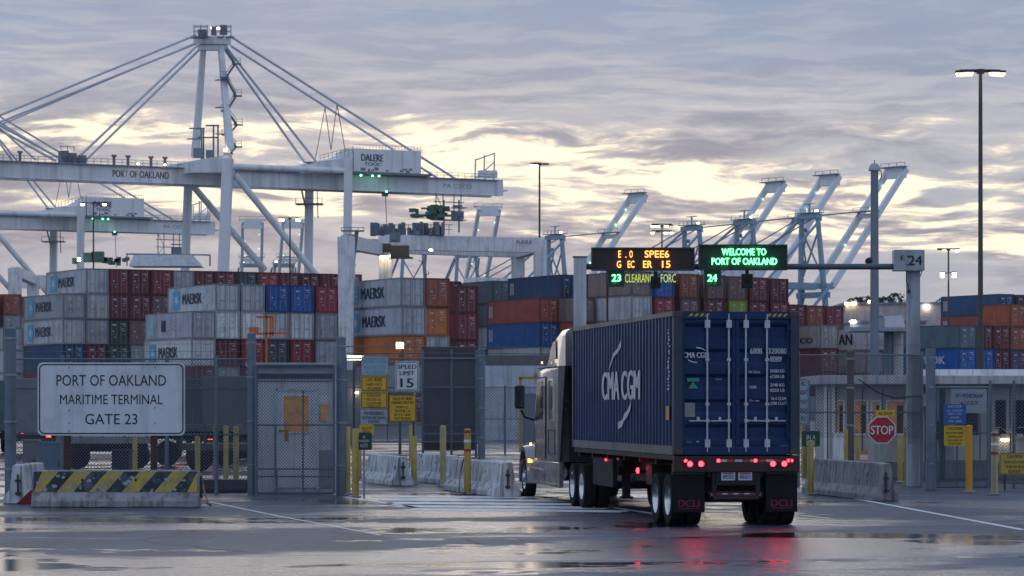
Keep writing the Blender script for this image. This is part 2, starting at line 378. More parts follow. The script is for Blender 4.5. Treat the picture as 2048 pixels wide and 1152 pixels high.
def body_mb(L_, Hh, pitch=.42, depth=.045):
    mb = MB(); hw = CWd / 2
    for s_ in (1, -1):
        mb.m = 0; corr(mb, s_ * (hw - .012), .12, L_ - .10, .14, Hh - .10, pitch, depth, s_); mb.m = 1
        mb.box((s_ * (hw - .05), L_ / 2, .075), (.10, L_ - .3, .15)); mb.box((s_ * (hw - .045), L_ / 2, Hh - .05), (.09, L_ - .3, .10))
        for yy in (.08, L_ - .08): mb.box((s_ * (hw - .08), yy, Hh / 2), (.16, .16, Hh - .012))
    mb.m = 0; mb.box((0, L_ / 2, Hh - .05), (CWd - .2, L_ - .16, .05)); mb.box((0, L_ / 2, .12), (CWd - .2, L_ - .16, .08))
    mb.box((0, L_ - .07, Hh / 2), (CWd - .3, .05, Hh - .2))
    mb.m = 1; mb.box((0, .07, Hh - .06), (CWd - .32, .12, .11)); mb.box((0, .07, .07), (CWd - .32, .12, .13))
    return mb
def door_mb(s_, var):
    rnd = random.Random(var * 7 + (s_ > 0)); mb = MB(); w2 = 1.035; cx = s_ * (w2 / 2 + .008)
    mb.box((cx, .10, CH / 2), (w2, .05, CH - .27))
    for k in range(5): mb.box((cx, .07, .30 + k * .5), (w2 - .06, .02, .20))
    mb.m = 1
    for xx in (.22, .78): mb.tube((s_ * xx, .035, .16), (s_ * xx, .035, CH - .12), .022, .022, 5)
    for xx in (.22, .78):
        for zz in (.22, .9, 1.7, 2.4): mb.box((s_ * xx, .03, zz), (.07, .05, .06))
    mb.box((s_ * .5, .02, 1.02), (.5, .03, .05))
    mb.m = 2
    if s_ > 0:
        mb.box((.54, .052, 2.12), (.44, .006, .09)); mb.box((.62, .052, 1.92), (.22, .006, .07))
        for k in range(rnd.randint(2, 4)): mb.box((.46 + rnd.random() * .2, .052, 1.62 - k * .2), (.16 + rnd.random() * .22, .006, .06))
    else:
        if rnd.random() < .8: mb.box((-.5, .052, 2.02), (.36, .006, .15))
        mb.box((-.36 - rnd.random() * .3, .052, 1.35), (.14, .006, .15)); mb.box((-.4, .052, .75), (.14, .006, .10))
    return mb
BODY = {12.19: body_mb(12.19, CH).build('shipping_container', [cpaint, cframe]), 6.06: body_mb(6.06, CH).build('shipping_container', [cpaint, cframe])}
DOORS = [(door_mb(-1, v).build('door', [cpaint, yrod, ymark]), door_mb(1, v).build('door', [cpaint, yrod, ymark])) for v in range(4)]
TIER = ['top', 'second from top', 'third from top', 'fourth from top', 'fifth from top', 'bottom']
USED_D = set(); NCON = 0
def put_container(p, rz, colour, label, group, L_=12.19, jit=0.0):
    global NCON; NCON += 1
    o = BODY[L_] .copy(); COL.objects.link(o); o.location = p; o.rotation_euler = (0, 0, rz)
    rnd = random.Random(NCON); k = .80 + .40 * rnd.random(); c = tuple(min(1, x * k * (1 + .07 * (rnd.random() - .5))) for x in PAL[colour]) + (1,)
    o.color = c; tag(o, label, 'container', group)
    for dd in DOORS[NCON % 4]:
        d = dd.copy(); COL.objects.link(d); d.parent = o; d.color = c
    return o
SIDE = dict(right=(0, -1, 0), up=(0, 0, 1))
def star_logo(o, yc, zc, sz):
    x = -CWd / 2 - .006; m = MB(); m.box((x, yc, zc), (.008, sz, sz)); b = m.build('logo_panel', logob, o)
    m = MB(); pts = []
    for i in range(14):
        r = sz * (.40 if i % 2 == 0 else .13); a = i * math.pi / 7 + math.pi / 2; pts.append((r * math.cos(a), r * math.sin(a)))
    m.prism(pts, (x - .012, yc, zc), (0, -1, 0), (0, 0, 1), (.006, 0, 0)); m.build('star', mark, b)
def side_text(o, s_, yc, zc, wd, ht, mt, bold=.05):
    m = MB(); lettering(m, s_, (-CWd / 2 - .012, yc, zc), wd, ht, bold=bold, **SIDE); m.build('lettering', mt, o)
def star_side(o):
    star_logo(o, 9.9, CH * .5, 1.75); side_text(o, 'MAERSK', 5.9, CH * .52, 5.0, 1.02, logot, .065)
def column(px, d, cols, place, top=None, deco=None, L_=12.19, base=YB):
    """one column of boxes; px: left edge of the door end; cols from the top down"""
    n = len(cols); p0 = Vector(((px - CX) / F * d, d, 0)) + EU * (CWd / 2)
    out = []
    for k, c in enumerate(cols):
        z = base + (n - 1 - k) * (CH + .012); rnd = random.Random(px * 31 + k)
        t = TIER[k] if k < n - 1 else 'bottom'
        if n == 1: t = 'single'
        extra = ''
        if deco and k in deco: extra = {'star': ' with star logo', 'logo': ' with small dark logo', 'mark': ' with white marks'}[deco[k]]
        o = put_container(p0 + EV * (rnd.random() - .5) * .25 + EU * (rnd.random() - .5) * .05 + Vector((0, 0, z)), TH + R((rnd.random() - .5) * .5), c, f'{c} container{extra}, {t} of stack {place}', 'containers stacked in the terminal yard', L_)
        if deco and k in deco:
            if deco[k] == 'star': star_side(o)
            elif deco[k] == 'logo':
                m = MB(); m.box((-CWd / 2 - .006, 10.7, 1.25), (.008, 1.3, 1.7)); m.build('logo_panel', mat('pale_blue', (.35, .55, .66), .5), o)
                m = MB(); m.box((-CWd / 2 - .006, 7.3, 1.3), (.008, 1.2, 1.1)); m.build('logo_panel', logot, o); side_text(o, 'SEALS', 5.0, 1.3, 2.7, .7, mark)
            else:
                m = MB()
                for q in range(3): m.box((-CWd / 2 - .006, 10.9 + q * .32, 1.35), (.008, .16, 1.3))
                m.build('marking', mark, o)
        out.append(o)
    return out
def pd(d0, px0, px):     # distance of a neighbour in the same row (along EU) seen at px
    x0 = (px0 - CX) / F * d0; r = (px - CX) / F; t = (r * d0 - x0) / (EU.x - r * EU.y); return d0 + t * EU.y
# bay L: behind the gate sign
dL, pL = 315, 126
column(126, pd(dL, pL, 126), ['grey', 'grey', 'navy', 'maroon', 'maroon'], "above gate sign's left half", deco={0: 'star', 1: 'star'})
bayL = [(172, ['grey', 'pale grey', 'grey', 'maroon', 'dark red', 'maroon'], 'above the gate sign middle', {0: 'star'}), (216, ['maroon', 'maroon', 'dark green', 'dark green', 'maroon', 'grey'], 'two columns right of gate sign middle', None),
        (260, ['maroon', 'maroon', 'brown', 'grey', 'maroon', 'dark red'], 'above the gate sign right of centre', None), (302, ['dark red', 'brown', 'maroon', 'maroon', 'grey', 'grey'], 'above the gate sign right edge', None),
        (345, ['grey', 'maroon', 'maroon', 'grey', 'grey', 'maroon'], 'topped by grey among maroon ones', None), (388, ['maroon'] * 6, 'left of the big crane near leg', None), (430, ['dark red', 'maroon', 'maroon', 'grey', 'maroon', 'navy'], 'behind the big crane near leg', None),
        (474, ['charcoal', 'maroon', 'grey', 'maroon', 'maroon', 'red'], 'topped by a charcoal box', None), (517, ['red', 'maroon', 'maroon', 'grey', 'red', 'red'], 'left of and behind the blue doors', None), (559, ['dark red', 'maroon', 'navy', 'grey', 'maroon', 'grey'], 'under the double arm lamp mast', None),
        (600, ['maroon', 'maroon', 'grey', 'red', 'red', 'grey'], 'behind the right blue doors', None), (641, ['dark red', 'maroon', 'red', 'maroon', 'grey', 'maroon'], 'behind red doors left of yard crane', None), (683, ['brown', 'maroon', 'red', 'maroon', 'grey', 'maroon'], 'directly behind the yard crane leg', None)]
for px, cols, pl, de in bayL: column(px, pd(dL, pL, px), cols, pl, deco=de)
column(6, 388, ['rust', 'grey', 'dark red', 'maroon', 'grey', 'maroon'], 'at the far left edge', L_=6.06); column(50, 396, ['red', 'grey', 'maroon', 'maroon', 'grey', 'red'], 'second from the far left edge', L_=6.06)
column(-38, 385, ['dark red', 'brown', 'maroon', 'navy', 'grey', 'red'], 'farthest left and partly cut off', L_=6.06); column(7, 350, ['pale grey', 'grey', 'grey', 'maroon'], 'low beside the star logo boxes at left', L_=6.06)
# bay M: nearer, behind the pedestrian gate
dM, pM = 291, 432
column(384, pd(dM, pM, 384), ['grey', 'white', 'maroon', 'red'], 'left of the big star logo', deco={0: 'logo', 1: 'star'})
for px, cols, pl, de in [(432, ['grey', 'white', 'maroon', 'grey', 'maroon'], 'under the big star logo', {0: 'star'}), (483, ['grey', 'white', 'red', 'maroon', 'grey'], 'left of the blue doors', None), (533, ['blue', 'white', 'charcoal', 'red', 'grey'], 'topped by the left blue doors', None),
                         (582, ['blue', 'white', 'red', 'maroon', 'navy'], 'topped by the right blue doors', None), (632, ['red', 'grey', 'grey', 'maroon', 'maroon'], 'front row left of yard crane leg', None)]: column(px, pd(dM, pM, px), cols, pl, deco=de)
# bay C
dC, pC = 277, 803
column(803, dC, ['grey', 'grey', 'orange', 'grey', 'maroon'], 'right of the yard crane leg', deco={0: 'star', 1: 'star'})
column(851, pd(dC, pC, 851), ['rust', 'orange', 'grey', 'maroon', 'red'], 'with orange doors', L_=6.06)
column(884, 348, ['maroon', 'maroon', 'maroon', 'maroon', 'brown', 'maroon'], 'squeezed behind the orange doors', L_=6.06)
column(912, 296, ['maroon', 'dark red', 'maroon', 'dark red', 'maroon'], 'with maroon doors left of slate boxes', L_=6.06)
# bay R
column(985, 347, ['slate', 'slate', 'grey', 'maroon', 'grey', 'maroon'], 'behind the long brick red box')
column(1122, 331, ['navy', 'navy', 'maroon', 'grey', 'maroon', 'grey'], 'topped by the long navy box', deco={0: 'mark'})
column(1080, 329, ['brick', 'blue', 'grey', 'maroon', 'grey'], 'holding long brick over long blue', deco={0: 'mark', 1: 'mark'})
column(1152, 327, ['tan', 'brick', 'maroon', 'navy', 'grey'], 'with tan top left of gantry post', deco={0: 'mark'})
column(1118, 345, ['maroon', 'red', 'maroon', 'grey'], 'behind the truck cab with maroon top', L_=6.06)
# the blocks behind the gantry
for px, d, cols, pl in [(1173, 330, ['rust', 'tan', 'brown', 'grey', 'grey', 'maroon'], 'just right of the gantry post'),
                        (1263, 322, ['tan', 'pale grey', 'grey', 'maroon', 'red', 'maroon'], 'with pale doors under the amber board'),
                        (1309, 327, ['blue', 'red', 'grey', 'grey', 'grey', 'maroon'], 'under the gap between the boards'),
                        (1360, 329, ['rust', 'brown', 'maroon', 'grey', 'grey', 'maroon'], 'with rust top between the two boards'),
                        (1412, 332, ['brown', 'maroon', 'maroon', 'maroon', 'maroon', 'maroon'], 'under the lit number 24'),
                        (1457, 335, ['brown', 'lime', 'maroon', 'grey', 'maroon', 'maroon'], 'holding the lime green doors'),
                        (1499, 338, ['dark red', 'maroon', 'maroon', 'grey', 'maroon', 'red'], 'under the right half of the green board'),
                        (1541, 341, ['maroon', 'dark red', 'maroon', 'grey', 'maroon', 'red'], 'under the right end of the green board'),
                        (1576, 349, ['maroon', 'brown', 'red', 'maroon', 'maroon'], 'just right of the green board'),
                        (1614, 352, ['rust', 'maroon', 'maroon', 'red', 'maroon'], 'second right of the green board'),
                        (1651, 355, ['dark red', 'red', 'maroon', 'maroon', 'maroon'], 'third right of the green board')]:
    column(px, d, cols, pl, L_=6.06 if px not in (1263, 1360, 1173) else 12.19)
# pale boxes right of the truck, and the block at the right edge
for o in column(1640, 338, ['cream', 'maroon', 'maroon', 'grey'], 'cream topped right beside the truck')[:1]: side_text(o, 'HANJIN CO', 6, .8, 9, .8, logot)
for o in column(1735, 350, ['white', 'cream', 'cream', 'maroon'], 'white topped behind the raised platform')[:1]: side_text(o, 'AFLAN', 6, 1.3, 6, 1.2, logot)
column(1997, 387, ['navy', 'brick', 'maroon', 'grey', 'maroon', 'grey'], 'topped by long navy at right', deco={0: 'mark', 1: 'mark'}); column(2032, 390, ['charcoal', 'plum', 'maroon', 'grey', 'maroon', 'red'], 'right of the long navy box')
for o in column(1919, 338, ['teal', 'blue', 'grey', 'maroon'], 'holding long teal over long blue')[1:2]: side_text(o, 'EVROK', 5.5, 1.35, 6, .9, mark)
column(1953, 341, ['maroon', 'blue', 'grey', 'red'], 'with blue doors by the dark lamp mast'); column(1987, 344, ['dark red', 'maroon', 'grey', 'red'], 'right of the dark lamp mast')
column(2021, 347, ['rust', 'rust', 'purple', 'navy', 'grey'], 'rust over purple at far right', L_=6.06)
for o in list(BODY.values()) + [d for p in DOORS for d in p]: bpy.data.objects.remove(o)
# ------------------------------------------------------------------ ship-to-shore cranes
CO = Vector(((445 - CX) / F * 650, 650, YB))
def cp(px, py, v=0.0):      # photo point on the crane's vertical plane that lies v metres along the quay
    r = (px - CX) / F; u = (r * (CO.y + v * EV.y) - CO.x - v * EV.x) / (EU.x - r * EU.y)
    p = CO + EU * u + EV * v; p.z = H + (HY - py) / F * p.y; return p
def lying(p):               # the same point on the ground
    return Vector((p.x, p.y, YB))
def big_crane():
    t = thing('ship_to_shore_crane', 'large white ship-to-shore crane with lettered girder and tall A-frame', 'crane', CO)
    def mb(): return MB(CO)
    VN, VF = 0.0, 17.0
    legs = [((447, 532), (456, 318), VN, 2.0, 2.3), ((371, 520), (378, 330), VF, 1.7, 1.7), ((692, 700), (697, 318), VN, 1.75, 1.75), ((617, 520), (619, 345), VF, 1.8, 1.8)]
    for a, b, v, w0, w1 in legs:
        q = cp(*b, v); p = cp(*a, v); k = (YB - q.z) / (p.z - q.z); p = q + (p - q) * k
        mb().bar(p, q, w0, w0 * 1.15, w1, w1 * 1.15).build('leg', craneM, t)
    # girder: two box beams
    gz = (cp(60, 321, 4.8).z + cp(960, 361, 4.8).z) / 2
    for v in (5.6, 11.2):
        a, b = cp(-60, 322, v) if v < 8 else cp(-60, 322, 5.6) + EV * 5.6, cp(1003, 368, v) if v < 8 else cp(1003, 368, 5.6) + EV * 5.6
        z0 = gz; a.z = b.z = z0 - 1.7
        gb = mb().bar(a, b, 1.5, 3.5)
        for k in range(1, 22): p = a + (b - a) * (k / 22); gb.box(p - EV * .77, (.16, .05, 3.4), TH)
        for dz in (1.72, -1.72): gb.bar(a - EV * .8 + Vector((0, 0, dz)), b - EV * .8 + Vector((0, 0, dz)), .14, .12)
        gb.build('girder', craneM, t)
    def gp(px, v=5.6, dz=0.0):
        p = cp(px, 340, v); p.z = gz + dz; return p
    # catwalk rails along the girder
    m = mb(); px = -50
    while px < 990:
        m.bar(gp(px, 4.6), gp(px, 4.6, 1.2), .10); px += 14
    for dz in (.6, 1.2): m.bar(gp(-55, 4.6, dz), gp(995, 4.6, dz), .10)
    m.bar(gp(-55, 4.6, -.1), gp(995, 4.6, -.1), 1.1, .15); m.build('catwalk', craneD, t)
    for px in (228, 256, 302, 330, 40): m = mb(); m.bar(gp(px, 5.6, 0), gp(px, 5.6, 1.9), .55); m.box(gp(px, 5.6, 2.0), (1.0, 1.0, .4)); m.build('vent_post', craneD, t)
    # lettering on the girder
    m = mb(); c = gp(279, 5.6, -1.75) - EV * .78; lettering(m, 'PORT OF OAKLAND', c, 12.6, 1.45, right=EU, up=(0, 0, 1), bold=.03); m.build('lettering', logot, t)
    m = mb(); c = gp(912, 5.6, -1.7) - EV * .78; lettering(m, 'PA CECO', c, 7, .9, right=EU, bold=.01); m.build('lettering', mat('faded_ink', (.25, .25, .30), .6), t)
    # portal: tube between near legs, bracket at the left, cross ties along the quay
    mb().tube(cp(462, 333), cp(695, 342), .62, n=12).build('portal_tie', craneM, t)
    m = mb(); pf = [cp(383, 345), cp(383, 322), cp(463, 307), cp(470, 345)]
    m.add(pf + [p + EV * 16.5 for p in pf], [(0, 1, 2, 3)[::-1], (4, 5, 6, 7), (0, 1, 5, 4), (1, 2, 6, 5), (2, 3, 7, 6), (3, 0, 4, 7)]); m.build('portal_bracket', craneM, t)
    m = mb(); pf = [cp(615, 345), cp(612, 330), cp(640, 322), cp(705, 316), cp(705, 345)]
    m.add(pf + [p + EV * 16.5 for p in pf], [(4, 3, 2, 1, 0), (5, 6, 7, 8, 9), (0, 1, 6, 5), (1, 2, 7, 6), (2, 3, 8, 7), (3, 4, 9, 8), (4, 0, 5, 9)]); m.build('portal_bracket', craneM, t)
    for a, b, v in (((470, 350), (640, 560), VN), ((386, 372), (530, 540), VF)): mb().tube(cp(*a, v), cp(*b, v), .72, n=12).build('diagonal_brace', craneM, t)
    # A-frame
    AP = 6.0
    mb().bar(cp(390, 315, VF), cp(408, 80, 10.0), 1.5, 1.5, 1.0, 1.0).build('mast', craneM, t)
    mb().bar(cp(460, 300, VN), cp(440, 80, 7.0), 1.5, 1.5, 1.0, 1.0).build('mast', craneM, t)
    m = mb(); c = cp(424, 84, 8.5); m.bar(cp(393, 82, 11), cp(456, 82, 6), 3.6, 1.6); m.bar(cp(400, 96, 10.5), cp(450, 96, 6.5), 2.4, 1.0); m.build('apex_beam', craneM, t)
    m = mb()
    for a, b in ((388, 415), (432, 462)):
        for px in (a, (a + b) / 2, b): m.bar(cp(px, 74, 8), cp(px, 50, 8), .16); m.bar(cp(px, 72, 5), cp(px, 52, 5), .16)
        for y_ in (52, 62): m.bar(cp(a, y_, 8), cp(b, y_, 8), .13); m.bar(cp(a, y_ + 2, 5), cp(b, y_ + 2, 5), .13)
        m.bar(cp(a, 75, 6.5), cp(b, 75, 6.5), 3.4, .2)
    m.box(cp(447, 60, 6.5), (1.5, 1.5, 2)); m.box(cp(405, 66, 6.5), (1.8, 1.5, 1.4)); m.box(cp(428, 62, 7), (1.1, 1.1, 1.8)); m.build('apex_platform', craneD, t)
    # stays
    def stay(a, va, b, vb, r=.27): mb().tube(cp(*a, va), cp(*b, vb), r, n=6).build('stay_cable', craneB if False else mat('stay_paint', (.62, .65, .70), .5, .2, .3, .3), t)
    stay((392, 70), 5.6, (-60, 255), 5.6); stay((400, 84), 11, (-60, 268), 11); stay((396, 84), 11, (-60, 275), 11, .2)
    stay((398, 88), 5.6, (155, 316), 5.6); stay((404, 94), 11, (172, 320), 11)
    stay((-8, 246), 5.6, (122, 318), 5.6); stay((-8, 256), 11, (112, 322), 11); stay((-8, 250), 5.6, (72, 320), 5.6, .2)
    stay((460, 72), 5.6, (918, 362), 5.6); stay((462, 92), 11, (884, 362), 11)
    stay((452, 94), 5.6, (636, 328), 5.6); stay((450, 100), 11, (610, 326), 11)
    for a, b in (((650, 215), (630, 322)), ((650, 215), (662, 300)), ((674, 208), (662, 300)), ((674, 208), (690, 300))): mb().tube(cp(*a, 7), cp(*b, 7), .09, n=4).build('hanger_rope', cableM, t)
    # stair tower zig-zag beside the right mast
    m = mb(); zz = [(452, 98), (470, 128), (452, 155), (472, 192), (454, 222), (474, 250), (456, 270), (472, 294), (460, 308)]
    for a, b in zip(zz, zz[1:]): m.bar(cp(*a, 3), cp(*b, 3), .9, .22); m.bar(cp(a[0], a[1] - 9, 2.6), cp(b[0], b[1] - 9, 2.6), .10)
    for i, (x_, y_) in enumerate(zz[1:], 1):
        sgn = 1 if i % 2 else -1; q = cp(x_ + 3 * sgn, y_, 3); m.box(q, (1.9, 1.6, .22))
        for dx in (-.9, .9): m.box(q + Vector((dx, -.7, .65)), (.1, .1, 1.2))
        m.box(q + Vector((0, -.7, 1.2)), (1.9, .08, .08)); m.box(q + Vector((0, -.7, .65)), (1.9, .08, .08))
    for y_ in (160, 215, 268): m.bar(cp(432, y_, 4), cp(458, y_, 4), 1.3, .2)
    m.build('staircase', craneD, t)
    # hoist frames between the masts
    m = mb()
    for px in (403, 407, 427, 436): m.bar(cp(px, 318, 6), cp(px, 256 if px < 420 else 250, 6), .34)
    m.bar(cp(378, 257, 6), cp(409, 257, 6), .30); m.bar(cp(412, 251, 6), cp(438, 251, 6), .34); m.bar(cp(396, 275, 6), cp(437, 275, 6), .3)
    m.bar(cp(376, 278, 6), cp(400, 278, 6), 1.2, .2); m.box(cp(397, 306, 6), (2, 2, 2)); m.box(cp(420, 308, 6), (1.6, 1.6, 1.6)); m.build('hoist_frame', craneD, t)
    # machinery house
    m = mb(); z0 = gz + .55
    a, b = cp(708, 340, 3.2), cp(842, 340, 3.2); a.z = b.z = z0; zt0, zt1 = cp(708, 293, 3.2).z - z0, cp(842, 306, 3.2).z - z0
    zt0 = zt1 = (zt0 + zt1) / 2
    ring = lambda p, zt: [p, p + EV * 9.5, p + EV * 9.5 + Vector((0, 0, zt - .5)), p + EV * 4.7 + Vector((0, 0, zt + .2)), p + Vector((0, 0, zt))]
    m.loft([ring(a, zt0), ring(b, zt1)]); hs = m.build('machinery_house', craneM, t)
    m = mb(); m.add([p + Vector((0, 0, -.55)) for p in (a - EU * 2 - EV * 1.2, b + EU * 2 - EV * 1.2, b + EU * 2 + EV * 10, a - EU * 2 + EV * 10)] + [p + Vector((0, 0, -.05)) for p in (a - EU * 2 - EV * 1.2, b + EU * 2 - EV * 1.2, b + EU * 2 + EV * 10, a - EU * 2 + EV * 10)],
                     [(3, 2, 1, 0), (4, 5, 6, 7), (0, 1, 5, 4), (1, 2, 6, 5), (2, 3, 7, 6), (3, 0, 4, 7)]); m.build('house_deck', craneD, t)
    m = mb(); L_ = (b - a).length
    for k in range(22):
        p = a + (b - a) * (k / 21) + EV * .2 + Vector((0, 0, zt0)); m.bar(p, p + Vector((0, 0, .9)), .07)
    m.bar(a + Vector((0, 0, zt0 + .9)) + EV * .2, b + Vector((0, 0, zt0 + .9)) + EV * .2, .07)
    m.build('roof_railing', craneD, hs)
    m = mb(); lettering(m, 'DALERE', a + (b - a) * .27 + Vector((0, 0, zt0 * .62)) - EV * .03, L_ * .33, 1.5, right=EU, bold=.06); lettering(m, 'TOOC', a + (b - a) * .28 + Vector((0, 0, zt0 * .34)) - EV * .03, L_ * .26, .75, right=EU, bold=.04); m.build('lettering', logot, hs)
    m = mb()
    rnd = random.Random(4)
    for k in range(9): m.box(a + (b - a) * rnd.uniform(.08, .9) + Vector((0, 0, rnd.uniform(.3, .95))) - EV * .02, (rnd.uniform(.3, 1.2), .05, rnd.uniform(.3, .7)), TH)
    m.build('vent', craneD, hs)
    # stepped platform left of the house
    m = mb(); a2 = cp(640, 340, 3.2); a2.z = z0; p1 = a - EU * .3
    m.loft([ring(a2, 1.8), ring(a2 + (p1 - a2) * .55, 2.6), ring(p1, zt0 - .4)]); m.build('winch_cover', craneM, t)
    m = mb()
    for k in range(9):
        p = a2 + (p1 - a2) * (k / 8) + Vector((0, 0, 1.8 + k * .28)); m.bar(p, p + Vector((0, 0, 1.3)), .1)
        if k: m.bar(pp + Vector((0, 0, 1.3)), p + Vector((0, 0, 1.3)), .1); m.bar(pp + Vector((0, 0, .7)), p + Vector((0, 0, .7)), .08)
        pp = p
    m.box(cp(622, 325, 2), (2.4, 2.4, .2)); m.build('platform_railing', craneD, t)
    # winch block on the girder over the boom hinge
    m = mb()
    for px, s_ in ((127, 2.6), (143, 2.2), (162, 1.8), (135, 1.6)): m.box(gp(px, 6, s_ / 2), (1.5, 2.4, s_), TH)
    for px in (122, 135, 148): m.bar(gp(px, 4.4, 2.4), gp(px, 4.4, 3.6), .12)
    m.bar(gp(120, 4.4, 3.4), gp(150, 4.4, 3.4), .12); m.build('hinge_winch', craneD, t)
    # end frame at the girder's right end
    m = mb()
    for px, z1 in ((950, 4.6), (968, 5.6), (988, 6.2)): m.bar(gp(px, 6, -.2), gp(px + 1, 6, z1), .35); m.bar(gp(px, 11, -.2), gp(px + 1, 11, z1), .3)
    m.bar(gp(952, 6, 4.4), gp(988, 6, 6), .3); m.bar(gp(950, 6, .2), gp(988, 6, 4), .25); m.bar(gp(968, 6, .2), gp(990, 6, 2.5), .3); m.box(gp(975, 7, 1.4), (4, 2, 1.6), TH); m.box(gp(1000, 7, -2.2), (2.5, 3, .25), TH)
    for px in (996, 1006): m.bar(gp(px, 5, -2.1), gp(px, 5, -.6), .12)
    m.build('end_frame', craneM, t)
    # operator cage under the girder
    m = mb()
    for px in (872, 886, 908, 922): m.bar(gp(px, 6, -3.4), gp(px, 6, -9.4), .22)
    for dz in (-5.2, -7.2, -9.2): m.bar(gp(868, 6, dz), gp(928, 6, dz), 2.4 if dz < -9 else .2, .2)
    m.bar(gp(905, 6, -6.4), gp(930, 6, -6.4), 2.2, .2); m.bar(gp(872, 6, -3.5), gp(886, 6, -7), .12); m.bar(gp(886, 6, -7), gp(872, 6, -9.2), .12)
    m.box(gp(915, 6, -8.1), (2.2, 2, 1.8), TH); m.build('operator_cage', craneD, t)
    m = mb(); m.bar(gp(770, 7, -3.4), gp(770, 7, -4.4), 1.4, .6); m.tube(gp(771, 7, -4), gp(774, 7, -13), .09, n=5); m.build('hoist_rope', craneD, t)
    # leg head platforms
    m = mb(); q = gp(619, 16.0, -6.0); m.box(q, (6, 5, .2)); m.bar(gp(601, 16, -2), gp(612, 16, -7), .3); m.bar(gp(634, 16, -2), gp(636, 16, -9), .2)
    for dx in (-2.9, 2.9): m.box(q + Vector((dx, -2.3, .6)), (.12, .12, 1.2))
    m.box(q + Vector((0, -2.3, 1.2)), (6, .1, .1)); m.build('leg_platform', craneD, t)
    # lamps
    for px, dz, mm in ((745, -.3, green_l), (758, -.3, green_l), (722, -.3, green_l), (773, -3.6, green_l), (276, .3, warm), (330, .3, warm)):
        MB(CO).box(gp(px, 3.0, dz), (.42, .3, .26)).build('floodlight', mm, t)
    for px, py, v in ((450, 300, 0), (425, 56, 7), (437, 56, 7)): MB(CO).box(cp(px, py, v), (.6, .5, .5)).build('floodlight', warm, t)
    return t
crane = big_crane()
KIDS = {}
def kidmap():
    KIDS.clear()
    for o in bpy.data.objects:
        if o.parent: KIDS.setdefault(o.parent.name, []).append(o)
kidmap()
c2 = copy_tree(crane, None, KIDS); c2.location = CO + EV * 172 + EU * 2; c2['label'] = 'farther white ship-to-shore crane seen under the girder of the larger one'
for o in (crane, c2): o['group'] = 'white ship-to-shore cranes'
